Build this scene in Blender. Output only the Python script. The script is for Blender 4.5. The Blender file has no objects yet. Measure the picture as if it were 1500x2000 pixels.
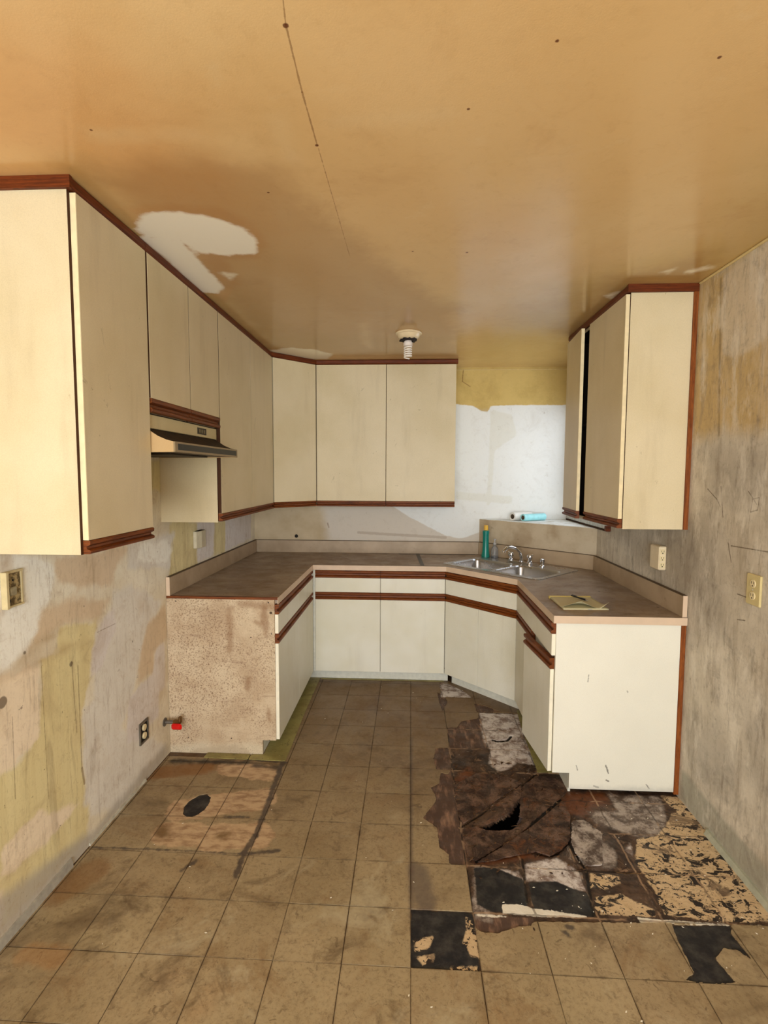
import bpy, bmesh, math, random
import numpy as np
from mathutils import Vector, Matrix
from mathutils.geometry import tessellate_polygon

scene = bpy.context.scene
C = scene.collection
random.seed(7); rng = np.random.default_rng(7)

# ------------------------------------------------------------------ camera
F, YAW, PITCH, ROLL, H = 1006.84, -.0514, -.0746, .0038, 1.6107
_cy, _sy = math.cos(YAW), math.sin(YAW); _cp, _sp = math.cos(PITCH), math.sin(PITCH); _cr, _sr = math.cos(ROLL), math.sin(ROLL)
FWD = np.array([_sy*_cp, _cy*_cp, _sp]); _r = np.array([_cy, -_sy, 0]); _u = np.cross(_r, FWD)
RT = _r*_cr + _u*_sr; UP = -_r*_sr + _u*_cr
cam_d = bpy.data.cameras.new('camera'); cam = bpy.data.objects.new('camera', cam_d); C.objects.link(cam)
cam_d.sensor_fit = 'HORIZONTAL'; cam_d.sensor_width = 36; cam_d.lens = F/1500*36; cam_d.clip_start = .02
M = Matrix.Identity(4)
for i in range(3):
    M[i][0] = RT[i]; M[i][1] = UP[i]; M[i][2] = -FWD[i]
M[2][3] = H
cam.matrix_world = M
scene.camera = cam

def at(px, py, ax, v):
    """photograph pixel -> point of the real plane ax = v"""
    d = FWD*F + RT*(px-750) + UP*(1000-py); o = np.array([0, 0, H]); i = 'xyz'.index(ax)
    return o + d*(v-o[i])/d[i]

# ------------------------------------------------------------------ light and exposure
vs = scene.view_settings
vs.view_transform = 'Standard'; vs.look = 'None'; vs.gamma = 1; vs.use_curve_mapping = False
vs.exposure = 0.2
world = bpy.data.worlds.new('world'); scene.world = world; world.use_nodes = True
bg = world.node_tree.nodes['Background']; bg.inputs[0].default_value = (.75, .86, 1, 1); bg.inputs[1].default_value = 1.5

def area(name, loc, target, sx, sy, watts, col):
    l = bpy.data.lights.new(name, 'AREA'); l.shape = 'RECTANGLE'; l.size = sx; l.size_y = sy; l.energy = watts; l.color = col
    o = bpy.data.objects.new(name, l); C.objects.link(o); o.location = loc
    o.rotation_euler = (Vector(target)-Vector(loc)).to_track_quat('-Z', 'Y').to_euler(); return o
area('rear_window_daylight', (-.1, -2.38, 1.35), (-.1, 3, 2.0), 2.3, 1.9, 150, (.93, .975, 1))
area('corner_window_daylight', (1.44, 3.98, 1.72), (-.6, 4.05, 1.35), .8, .85, 4.6, (.92, .96, 1))

# ------------------------------------------------------------------ dimensions
XL, XR, YB, ZC, YR = -1.3786, 1.3522, 4.4877, 2.511, -2.45
CT = .915
TX, TY, TS = .0121, 1.5727, .2286      # tile grid

# ------------------------------------------------------------------ node helpers
def s2l(c):
    return tuple((x/255/12.92 if x/255 <= .04045 else ((x/255+.055)/1.055)**2.4) for x in c) + (1,)

class NT:
    def __init__(s, name, rough=.6, spec=.4, metal=0):
        s.m = bpy.data.materials.new(name); s.m.use_nodes = True; s.t = s.m.node_tree
        s.b = s.t.nodes['Principled BSDF']
        s.b.inputs['Roughness'].default_value = rough; s.b.inputs['Specular IOR Level'].default_value = spec; s.b.inputs['Metallic'].default_value = metal
    def n(s, kind, **kw):
        x = s.t.nodes.new(kind)
        for k, v in kw.items(): setattr(x, k, v)
        return x
    def put(s, sock, v):
        if v is None: return
        if hasattr(v, 'is_output') or isinstance(v, bpy.types.NodeSocket): s.t.links.new(v, sock)
        else: sock.default_value = v
    def math(s, op, a, b=None, c=None, clamp=False):
        x = s.n('ShaderNodeMath', operation=op, use_clamp=clamp)
        s.put(x.inputs[0], a); s.put(x.inputs[1], b); s.put(x.inputs[2], c); return x.outputs[0]
    def vmath(s, op, a, b=None, out=0):
        x = s.n('ShaderNodeVectorMath', operation=op); s.put(x.inputs[0], a)
        if b is not None: s.put(x.inputs[3 if op == 'SCALE' else 1], b)
        return x.outputs['Value' if out else 'Vector']
    def mix(s, f, a, b, blend='MIX'):
        x = s.n('ShaderNodeMix', data_type='RGBA', blend_type=blend); s.put(x.inputs[0], f)
        s.put(x.inputs[6], s2l(a) if isinstance(a, tuple) and len(a) == 3 else a); s.put(x.inputs[7], s2l(b) if isinstance(b, tuple) and len(b) == 3 else b)
        return x.outputs[2]
    def pos(s): return s.n('ShaderNodeNewGeometry').outputs['Position']
    def objc(s): return s.n('ShaderNodeTexCoord').outputs['Object']
    def noise(s, scale, detail=3, rough=.6, vec=None, stretch=None, off=0, dist=0):
        v = vec if vec is not None else s.pos()
        if stretch or off:
            mp = s.n('ShaderNodeMapping'); s.t.links.new(v, mp.inputs[0])
            if stretch: mp.inputs['Scale'].default_value = stretch
            mp.inputs['Location'].default_value = (off, off*.7, off*1.3); v = mp.outputs[0]
        x = s.n('ShaderNodeTexNoise'); s.t.links.new(v, x.inputs['Vector'])
        x.inputs['Scale'].default_value = scale; x.inputs['Detail'].default_value = detail; x.inputs['Roughness'].default_value = rough
        x.inputs['Distortion'].default_value = dist
        return x.outputs['Fac']
    def rng(s, v, a, b, c=0., d=1., smooth=True):
        x = s.n('ShaderNodeMapRange', interpolation_type='SMOOTHSTEP' if smooth else 'LINEAR'); s.put(x.inputs[0], v)
        for i, q in enumerate((a, b, c, d)): x.inputs[i+1].default_value = q
        return x.outputs[0]
    def attr(s, name): return s.n('ShaderNodeAttribute', attribute_name=name).outputs['Fac']
    def mask(s, name, amp=.03, scale=14, soft=.006, off=0, opac=1., stretch=None):
        """ragged edged mask out of a signed distance attribute"""
        a = s.math('ADD', s.attr(name), s.math('MULTIPLY', s.math('SUBTRACT', s.noise(scale, 4, .65, off=off, stretch=stretch), .5), amp*2))
        return s.rng(a, -soft, soft, 0, opac)
    def seg(s, a, b, r, soft=.004, amp=0., scale=20, opac=1.):
        """stain along the segment a-b of a surface"""
        a, b = Vector(a), Vector(b); ba = b-a
        if ba.length < 1e-5: ba = Vector((1e-4, 0, 0))
        pa = s.vmath('SUBTRACT', s.pos(), tuple(a))
        h = s.math('MULTIPLY', s.vmath('DOT_PRODUCT', pa, tuple(ba), 1), 1/ba.length_squared, clamp=True)
        q = s.n('ShaderNodeVectorMath', operation='SCALE'); q.inputs[0].default_value = tuple(ba); s.t.links.new(h, q.inputs[3])
        d = s.vmath('LENGTH', s.vmath('SUBTRACT', pa, q.outputs[0]), None, 1)
        if amp: d = s.math('ADD', d, s.math('MULTIPLY', s.math('SUBTRACT', s.noise(scale, 4, .65), .5), amp*2))
        return s.rng(d, r-soft, r+soft, opac, 0)
    def bump(s, h, dist=.002, strength=.5):
        x = s.n('ShaderNodeBump'); x.inputs['Distance'].default_value = dist; x.inputs['Strength'].default_value = strength
        s.put(x.inputs['Height'], h); s.t.links.new(x.outputs[0], s.b.inputs['Normal'])
    def grime(s, k, amt=.3, scales=(4, 13, 38, 110), c=(120, 96, 66), offs=60, stretch=None):
        """uneven dirt over a colour at several sizes"""
        for i, sc_ in enumerate(scales):
            k = s.mix(s.rng(s.noise(sc_, 5, .72, off=offs+i*7, dist=.6, stretch=stretch), .53, .74, 0, amt*(1 if i < 2 else .8)), k, c)
        return k
    def col(s, c): s.put(s.b.inputs['Base Color'], s2l(c) if isinstance(c, tuple) and len(c) == 3 else c); return s
    def ro(s, v): s.put(s.b.inputs['Roughness'], v); return s

def plain(name, c, rough=.5, spec=.4, metal=0, var=.06, scale=30):
    t = NT(name, rough, spec, metal)
    f = t.noise(scale, 3)
    dark = tuple(max(0, x*(1-var*2.2)) for x in c)
    t.col(t.mix(f, dark, tuple(min(255, x*(1+var)) for x in c))); return t.m

# ------------------------------------------------------------------ mesh helpers
def wloc(o):
    v = Vector((0, 0, 0))
    while o is not None: v += o.location; o = o.parent
    return v
def link(name, me, m, parent=None, label=None):
    if parent is not None: me.transform(Matrix.Translation(-wloc(parent)))
    o = bpy.data.objects.new(name, me); C.objects.link(o); o.parent = parent
    if m is not None and not me.materials: me.materials.append(m)
    if label: o['label'] = label
    return o
def obj(name, bm, m, parent=None, smooth=False, label=None):
    bmesh.ops.recalc_face_normals(bm, faces=bm.faces)
    me = bpy.data.meshes.new(name); bm.to_mesh(me); bm.free()
    if smooth:
        for p in me.polygons: p.use_smooth = True
        if smooth != 'all':
            me.set_sharp_from_angle(angle=math.radians(35))
    return link(name, me, m, parent, label)
def tag(o, label, cat, group=None, kind=None):
    if label: o['label'] = label
    if cat: o['category'] = cat
    if group: o['group'] = group
    if kind: o['kind'] = kind
    return o
def thing(name, label, cat, loc, group=None):
    o = bpy.data.objects.new(name, None); C.objects.link(o); o.location = loc; o.empty_display_size = .05
    return tag(o, label, cat, group)
def struct(o): o['kind'] = 'structure'; return o
def poly_prism(bm, pts, z0, z1):
    """prism between z0 and z1 over an xy outline"""
    lo = [bm.verts.new((x, y, z0)) for x, y in pts]; hi = [bm.verts.new((x, y, z1)) for x, y in pts]
    n = len(pts)
    for i in range(n): bm.faces.new((lo[i], lo[(i+1) % n], hi[(i+1) % n], hi[i]))
    bm.faces.new(lo[::-1]); bm.faces.new(hi)
def box(bm, a, b, bev=0):
    a = Vector(a); b = Vector(b)
    g = bmesh.ops.create_cube(bm, size=1)['verts']
    for v in g: v.co = Vector(((a[i]+b[i])/2 + v.co[i]*(b[i]-a[i]) for i in range(3)))
    if bev:
        es = list({e for v in g for e in v.link_edges})
        bmesh.ops.bevel(bm, geom=es, offset=bev, segments=1, affect='EDGES', profile=.5)
    return bm
def B(a, b, bev=0): return box(bmesh.new(), a, b, bev)
class Fr:
    """frame of a cabinet front: origin, direction along the run, outward normal"""
    def __init__(s, o, u, ang=0):
        s.o = Vector((o[0], o[1], 0)); s.u = Vector((u[0], u[1], 0)).normalized(); s.v = Vector((s.u.y, -s.u.x, 0))
    def p(s, u, v, z): return s.o + s.u*u + s.v*v + Vector((0, 0, z))
    def M(s): return Matrix(((s.u.x, s.v.x, 0, s.o.x), (s.u.y, s.v.y, 0, s.o.y), (0, 0, 1, 0), (0, 0, 0, 1)))
    def box(s, u0, u1, v0, v1, z0, z1, bev=.0015, bm=None):
        b = B((u0, v0, z0), (u1, v1, z1), bev); b.transform(s.M())
        return b
    def prof(s, u0, u1, prof, z0):
        bm = bmesh.new()
        A = [bm.verts.new(s.p(u0, v, z0+z)) for v, z in prof]; Bv = [bm.verts.new(s.p(u1, v, z0+z)) for v, z in prof]
        n = len(prof)
        for i in range(n): bm.faces.new((A[i], A[(i+1) % n], Bv[(i+1) % n], Bv[i]))
        bm.faces.new(A[::-1]); bm.faces.new(Bv); return bm
def tube(bm, pts, r, seg=10, cap=True):
    pts = [Vector(p) for p in pts]; rs = r if isinstance(r, (list, tuple)) else [r]*len(pts)
    prev = None; n0 = None; rings = []
    for i, p in enumerate(pts):
        d = (pts[min(i+1, len(pts)-1)] - pts[max(i-1, 0)]).normalized()
        if n0 is None: n0 = d.orthogonal().normalized()
        n0 = (n0 - d*n0.dot(d)).normalized(); b = d.cross(n0)
        rings.append([bm.verts.new(p + (n0*math.cos(a)+b*math.sin(a))*rs[i]) for a in [2*math.pi*k/seg for k in range(seg)]])
    for A, Bq in zip(rings, rings[1:]):
        for k in range(seg): bm.faces.new((A[k], A[(k+1) % seg], Bq[(k+1) % seg], Bq[k]))
    if cap: bm.faces.new(rings[0][::-1]); bm.faces.new(rings[-1])
    return bm
def lathe(bm, c, prof, seg=24, axis='z'):
    """prof: (radius, height) pairs around an axis through c"""
    rings = []
    for r, h in prof:
        ring = []
        for k in range(seg):
            a = 2*math.pi*k/seg; q = (r*math.cos(a), r*math.sin(a), h)
            if axis == 'x': q = (h, q[0], q[1])
            if axis == 'y': q = (q[0], h, q[1])
            ring.append(bm.verts.new(Vector(c)+Vector(q)))
        rings.append(ring)
    for A, Bq in zip(rings, rings[1:]):
        for k in range(seg): bm.faces.new((A[k], A[(k+1) % seg], Bq[(k+1) % seg], Bq[k]))
    bm.faces.new(rings[0][::-1]); bm.faces.new(rings[-1]); return bm

# ------------------------------------------------------------------ signed distances for stains and patches with a shape of their own
def sdf_poly(P, poly):
    """positive inside"""
    P = np.asarray(P, float); poly = np.asarray(poly, float); d = np.full(len(P), 1e9); inside = np.zeros(len(P), bool)
    for i in range(len(poly)):
        a = poly[i]; b = poly[(i+1) % len(poly)]; e = b-a; w = P-a
        t = np.clip((w@e)/max(e@e, 1e-12), 0, 1); q = w-t[:, None]*e; d = np.minimum(d, (q**2).sum(1))
        c = ((a[1] <= P[:, 1]) != (b[1] <= P[:, 1]))
        with np.errstate(divide='ignore', invalid='ignore'):
            x = a[0] + (P[:, 1]-a[1])*(b[0]-a[0])/(b[1]-a[1] if b[1] != a[1] else 1e-12)
        inside ^= c & (P[:, 0] < x)
    d = np.sqrt(d); return np.where(inside, d, -d)
def sdf_line(P, pts, w):
    P = np.asarray(P, float); d = np.full(len(P), 1e9)
    for a, b in zip(pts, pts[1:]):
        a = np.asarray(a); b = np.asarray(b); e = b-a; q = P-a; t = np.clip((q@e)/max(e@e, 1e-12), 0, 1); q = q-t[:, None]*e
        d = np.minimum(d, np.sqrt((q**2).sum(1)))
    return w-d
def px(pts, ax, v, keep):
    i, j = keep
    return [(float(q[i]), float(q[j])) for q in (at(x, y, ax, v) for x, y in pts)]
def zpts(raw, ox, oy, s): return [(ox+x*s, oy+y*s) for x, y in raw]

def grid_mesh(name, us, vs_, to3, layers, m, thick, hole=None, disp=None, up=True):
    """surface on a grid with stain distances as attributes; solidified away from the room"""
    us = np.asarray(us); vs_ = np.asarray(vs_); U, V = np.meshgrid(us, vs_, indexing='ij'); P = np.stack([U.ravel(), V.ravel()], 1)
    nu, nv = len(us), len(vs_)
    co = to3(P)
    if disp is not None: co = disp(P, co)
    idx = np.arange(nu*nv).reshape(nu, nv)
    q = np.stack([idx[:-1, :-1], idx[1:, :-1], idx[1:, 1:], idx[:-1, 1:]], -1).reshape(-1, 4)
    if hole is not None:
        cen = P[q].mean(1); q = q[~hole(cen)]
    if not up: q = q[:, ::-1]
    me = bpy.data.meshes.new(name)
    me.vertices.add(len(co)); me.vertices.foreach_set('co', co.astype(np.float32).ravel())
    me.loops.add(len(q)*4); me.loops.foreach_set('vertex_index', q.astype(np.int32).ravel())
    me.polygons.add(len(q)); me.polygons.foreach_set('loop_start', np.arange(0, len(q)*4, 4, dtype=np.int32))
    me.update(calc_edges=True)
    for k, polys in layers.items():
        d = np.full(len(P), -1.)
        for pl in polys: d = np.maximum(d, pl(P) if callable(pl) else sdf_poly(P, pl))
        a = me.attributes.new(k, 'FLOAT', 'POINT'); a.data.foreach_set('value', np.clip(d, -.3, .3).astype(np.float32))
    for p in me.polygons: p.use_smooth = disp is not None
    o = link(name, me, m); struct(o)
    sm = o.modifiers.new('thickness', 'SOLIDIFY'); sm.thickness = thick; sm.offset = -1; sm.use_rim = True
    return o
def lin(a, b, step): return np.linspace(a, b, int(round((b-a)/step))+1)

# ------------------------------------------------------------------ materials of the objects
def laminate(name, c, dirt=(120, 95, 60), amount=.5, warm=None):
    t = NT(name, .42, .35)
    big = t.noise(2.2, 3, .6); fine = t.noise(420, 1); streak = t.noise(1, 4, .6, stretch=(9, 9, 1.3))
    k = t.mix(t.rng(big, .3, .75), c, tuple(x*w for x, w in zip(c, (.95, .94, .9))))
    k = t.mix(t.rng(streak, .52, .8, 0, .22*amount), k, dirt)
    k = t.mix(t.rng(t.noise(26, 3, .7, off=3), .71, .76, 0, .5*amount), k, dirt)
    k = t.mix(t.rng(t.noise(7, 5, .75, off=11, stretch=(1, 1, .6), dist=1.2), .67, .71, 0, .35*amount), k, (105, 82, 52))
    k = t.mix(t.rng(fine, .35, .7, 0, .10), k, dirt)
    t.col(k); t.bump(fine, .0004, .25); return t.m
M_UP = laminate('upper_cabinet_laminate', (218, 202, 166), amount=.8)
M_LO = laminate('base_cabinet_laminate', (232, 229, 214), amount=.5)
M_EDGE = plain('laminate_edge_band', (238, 218, 172), .5, var=.05)
M_EDGEW = plain('white_edge_band', (240, 232, 208), .5, var=.04)
M_SEAM = plain('face_frame_dark', (74, 44, 22), .7, .2)
M_DARK = plain('interior_shade_dark', (46, 36, 26), .9, .1)  # near-black colour, stands in for shade inside the open cabinet
def oak(name, vertical=False, c1=(78, 34, 8), c2=(136, 72, 24)):
    t = NT(name, .5, .25)
    g = t.noise(1, 5, .7, stretch=(90, 90, 5) if vertical else (7, 7, 190))
    f = t.noise(1, 2, .5, stretch=(300, 300, 30) if vertical else (40, 40, 500))
    k = t.mix(t.rng(g, .3, .7), c1, c2); k = t.mix(t.rng(f, .5, .75, 0, .5), k, (52, 20, 6))
    t.col(k); t.bump(g, .0006, .3); return t.m
M_OAK = oak('oak_pull_wood'); M_OAKV = oak('oak_scribe_wood', True, (105, 50, 16), (150, 84, 34))
M_OAKD = oak('oak_crown_wood', False, (74, 30, 6), (118, 54, 16))
M_TOE = plain('toe_kick_white', (216, 214, 200), .6)
M_GLASS = NT('window_pane_glass', .02, .5); M_GLASS.b.inputs['Transmission Weight'].default_value = 1; M_GLASS.b.inputs['IOR'].default_value = 1.05; M_GLASS = M_GLASS.m

# ceiling
t = NT('ceiling_paint', .3, .45)
k = t.mix(t.rng(t.noise(.9, 3, .5, dist=.5), .35, .7), (220, 180, 122), (232, 198, 144))
k = t.mix(t.rng(t.noise(2.6, 5, .7, off=5, dist=1), .55, .72, 0, .5), k, (226, 194, 142))
k = t.mix(t.rng(t.noise(8, 5, .75, off=8, dist=2), .62, .78, 0, .2), k, (198, 152, 92))
k = t.mix(t.mask('orange', .25, 1.8, .25, opac=.55), k, (216, 154, 88))
k = t.mix(t.mask('olive', .12, 3, .2, opac=.65), k, (192, 160, 92))
k = t.mix(t.mask('halo', .03, 14, .03, opac=.4), k, (206, 142, 82))
k = t.grime(k, .16, (1.3, 3.5, 9, 26), (176, 126, 70))
k = t.mix(t.mask('soot', .12, 4, .1, opac=.45), k, (150, 104, 56))
wm = t.mask('white', .022, 16, .014); k = t.mix(wm, k, (252, 242, 220))
k = t.mix(t.mask('white2', .03, 12, .02, off=3), k, (240, 226, 196))
k = t.mix(t.mask('faint', .04, 9, .04, off=2, opac=.35), k, (226, 196, 146))
for a, b, r in (((553, 0), (558, 48), .0016), ((558, 48), (590, 180), .002), ((590, 180), (620, 285), .002), ((622, 290), (683, 500), .0009)):
    k = t.mix(t.seg(at(*a, 'z', ZC), at(*b, 'z', ZC), r, .001, .0025, 60, .6), k, (120, 78, 40))
for a, r in (((558, 50), .006), ((1088, 80), .004), ((912, 493), .005), ((619, 284), .005), ((806, 491), .004), ((524, 376), .004), ((915, 213), .004), ((1405, 112), .004), ((178, 254), .004)):
    q = at(*a, 'z', ZC); k = t.mix(t.seg(q, q, r, .0015, .002, 90, .9), k, (96, 46, 22))
t.col(k)
t.ro(t.math('ADD', t.math('MULTIPLY', wm, .4), t.rng(t.noise(5, 3, .6, off=2), .3, .8, .13, .24)))
t.bump(t.math('ADD', t.noise(240, 2), t.math('MULTIPLY', t.noise(7, 3), 3)), .0006, .3); M_CEIL = t.m

# plaster walls
def wall_mat(name):
    return NT(name, .75, .25)
t = wall_mat('left_wall_plaster')
k = t.mix(t.rng(t.noise(3, 4, .6), .3, .7), (242, 234, 214), (226, 214, 188))
k = t.mix(t.mask('pink', .05, 8, .02, opac=.85), k, (220, 196, 164))
k = t.mix(t.mask('yellow', .04, 9, .014, off=1, opac=.9), k, t.mix(t.rng(t.noise(1, 4, .6, stretch=(1, 12, 1)), .35, .7), (232, 218, 164), (220, 202, 146)))
k = t.mix(t.mask('tan', .04, 9, .012, off=6), k, (242, 224, 196))
k = t.mix(t.mask('grey', .05, 8, .02, off=3), k, t.mix(t.noise(6, 4), (240, 235, 224), (220, 213, 200)))
k = t.mix(t.mask('white', .045, 9, .016, off=2), k, (248, 245, 234))
k = t.mix(t.mask('lavender', .03, 9, .014, off=4), k, (228, 220, 214))
k = t.mix(t.mask('band', .03, 8, .03, off=5, opac=.6), k, (176, 140, 92))
k = t.mix(t.mask('low', .03, 6, .03, off=9, opac=.8), k, (176, 168, 156))
k = t.mix(t.rng(t.noise(1, 5, .8, stretch=(30, 60, 5), off=4), .60, .72, 0, .55), k, (142, 114, 80))
k = t.mix(t.rng(t.noise(1, 5, .8, stretch=(60, 120, 6), off=24), .62, .70, 0, .5), k, (112, 88, 60))
k = t.mix(t.rng(t.noise(1.6, 5, .7, off=31), .50, .72, 0, .4), k, (188, 160, 122))
k = t.mix(t.rng(t.noise(30, 4, .7, off=7), .68, .74, 0, .7), k, (110, 80, 54))
k = t.mix(t.rng(t.noise(6, 5, .75, off=17), .6, .75, 0, .35), k, (160, 124, 84))
for a, b, r in (((140, 1292), (150, 1430), .0022), ((152, 1300), (160, 1500), .0025), ((160, 1500), (165, 1530), .006), ((80, 1290), (95, 1560), .0015), ((225, 1218), (190, 1235), .0015), ((24, 1400), (30, 1560), .0015)):
    k = t.mix(t.seg(at(*a, 'x', XL), at(*b, 'x', XL), r, .002, .003, 40, .6), k, (120, 92, 56))
for a, r in (((139, 1297), .010), ((164, 1184), .003), ((259, 1253), .005), ((48, 1275), .006), ((5, 1372), .020)):
    q = at(*a, 'x', XL); k = t.mix(t.seg(q, q, r, .003, .004, 60, .8), k, (96, 84, 70))
k = t.grime(k, .28, (3, 10, 30, 90), (164, 132, 92))
k = t.grime(k, .35, (1, 3), (136, 108, 74), 90, (5, 16, 1.8))
t.col(k); t.bump(t.noise(60, 5, .7), .0015, .35); M_WL = t.m

t = wall_mat('right_wall_plaster')
k = t.mix(t.rng(t.noise(2.4, 4, .65), .32, .7), (216, 206, 188), (190, 178, 158))
k = t.mix(t.mask('tan', .05, 5, .05, opac=.9), k, t.mix(t.noise(5), (204, 174, 118), (184, 154, 98)))
k = t.mix(t.mask('light', .02, 9, .015, off=2, opac=.85), k, (210, 194, 168))
k = t.mix(t.rng(t.noise(1, 5, .65, stretch=(3, 7, 1.2), off=6), .5, .72, 0, .65), k, (222, 212, 194))
k = t.mix(t.rng(t.noise(1, 5, .7, stretch=(3, 5, 2), off=13), .56, .74, 0, .6), k, (134, 120, 102))
k = t.mix(t.rng(t.noise(1, 5, .75, stretch=(10, 16, 3), off=43), .5, .68, 0, .5), k, (150, 134, 112))
k = t.mix(t.mask('soot', .12, 4, .08, off=3, opac=.3), k, (112, 104, 96))
k = t.mix(t.rng(t.noise(1, 5, .8, stretch=(40, 40, 3), off=4), .64, .75, 0, .5), k, (104, 88, 70))
k = t.mix(t.mask('green', .02, 9, .02, off=7, opac=.7), k, (150, 148, 132))
k = t.mix(t.rng(t.noise(22, 4, .7, off=7), .71, .76, 0, .7), k, (84, 68, 52))
for pl in (((1382, 955), (1400, 975), (1407, 990)), ((1466, 1000), (1470, 975), (1483, 972), (1480, 996), (1466, 1000)), ((1408, 950), (1412, 1010)), ((1422, 1060), (1428, 1098)), ((1462, 960), (1478, 985)), ((1440, 1210), (1455, 1212)), ((1440, 1160), (1462, 1168)), ((1428, 1066), (1500, 1078))):
    for a, b in zip(pl, pl[1:]): k = t.mix(t.seg(at(*a, 'x', XR), at(*b, 'x', XR), .0022, .0012, .002, 70, .75), k, (84, 66, 44))
k = t.mix(t.seg(at(1408, 545, 'x', XR), at(1404, 850, 'x', XR), .006, .006, .004, 20, .45), k, (96, 76, 42))
k = t.grime(k, .4, (2.5, 7, 22, 70), (112, 102, 90))
k = t.grime(k, .45, (1, 3), (100, 88, 72), 90, (5, 10, 2.2))
k = t.mix(t.rng(t.noise(1, 5, .75, stretch=(6, 11, 3.5), off=71), .50, .68, 0, .45), k, (234, 226, 210))
t.col(k); t.bump(t.noise(40, 5, .7), .002, .4); M_WR = t.m

t = wall_mat('back_wall_plaster')
k = t.mix(t.rng(t.noise(3, 4), .35, .7), (200, 182, 152), (182, 162, 130))
k = t.mix(t.mask('olive', .03, 6, .03), k, t.mix(t.rng(t.noise(4, 5, .7), .4, .7), (204, 176, 108), (188, 160, 94)))
k = t.mix(t.mask('grey', .05, 6, .05, off=2), k, (206, 196, 182))
k = t.mix(t.mask('white', .012, 12, .006, off=3), k, (226, 226, 222))
k = t.mix(t.mask('seam', .012, 12, .008, off=5, opac=.3), k, (206, 200, 176))
k = t.mix(t.rng(t.noise(9, 5, .8, off=9), .62, .75, 0, .45), k, (150, 130, 104))
for a, b, r, o_ in (((905, 722), (903, 745), .003, .8), ((903, 745), (918, 755), .002, .8), ((640, 1022), (642, 1030), .006, .5), ((700, 1040), (870, 1050), .012, .3)):
    k = t.mix(t.seg(at(*a, 'y', YB), at(*b, 'y', YB), r, .004, .006, 40, o_), k, (116, 80, 40))
k = t.grime(k, .12, (5, 16, 50), (140, 118, 84))
t.col(k); t.bump(t.noise(40, 4, .7), .0015, .35); M_WB = t.m
t = wall_mat('corner_wall_plaster')
k = t.mix(t.rng(t.noise(5, 5, .6), .35, .7), (196, 180, 154), (170, 150, 122)); k = t.mix(t.rng(t.noise(18, 4, .7), .64, .72, 0, .5), k, (110, 92, 66))
t.col(k); M_WC = t.m
t = wall_mat('painted_sill'); t.col(t.mix(t.rng(t.noise(12, 5, .7), .4, .7), (226, 228, 226), (196, 190, 176))); M_SILL = t.m

# ------------------------------------------------------------------ ROOM SHELL
# ceiling
z = lambda *p: px(p, 'z', ZC, (0, 1))
cl = {
 'white': [z((275, 420), (300, 414), (350, 414), (420, 425), (470, 442), (497, 462), (505, 480), (498, 495), (440, 499), (388, 494), (350, 470), (300, 466), (262, 450)),
           z((284, 462), (345, 468), (375, 490), (400, 520), (425, 548), (436, 563), (425, 573), (385, 570), (330, 510), (270, 465))],
 'white2': [z((528, 684), (565, 679), (610, 682), (650, 692), (640, 701), (560, 703)), z((1340, 530), (1388, 517), (1391, 524), (1345, 535)), z((1290, 532), (1318, 524), (1306, 536)),
            z((425, 530), (462, 535), (450, 546)), z((1180, 578), (1206, 570), (1195, 584))],
 'halo': [z((240, 405), (330, 400), (430, 408), (490, 435), (520, 478), (505, 505), (440, 507), (470, 550), (440, 590), (330, 520))],
 'faint': [z((530, 225), (560, 215), (580, 320), (560, 310)), z((640, 232), (860, 215), (870, 235), (650, 248)), z((170, 255), (380, 258), (380, 270), (180, 272)), z((700, 632), (720, 630), (724, 680), (708, 670))],
 'orange': [z((-300, 0), (140, 60), (330, 180), (470, 330), (480, 420), (250, 410), (0, 330), (-400, 200))],
 'soot': [z((130, 330), (300, 420), (530, 690), (900, 700), (890, 600), (760, 520), (640, 420), (520, 330), (380, 300), (220, 330)), z((1110, 680), (1240, 560), (1400, 545), (1380, 500), (1200, 540), (1100, 640))],
 'olive': [z((1080, 560), (1400, 460), (1500, 300), (1700, 300), (1600, 560), (1400, 560), (1110, 720), (890, 720), (900, 690)), z((130, 330), (530, 690), (900, 700), (880, 660), (560, 650), (440, 560), (200, 390))],
}
ceiling = grid_mesh('ceiling', lin(XL-.02, XR+.02, .025), lin(YR, YB+.02, .025), lambda P: np.c_[P, np.full(len(P), ZC)], cl, M_CEIL, .1, up=False)

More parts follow.
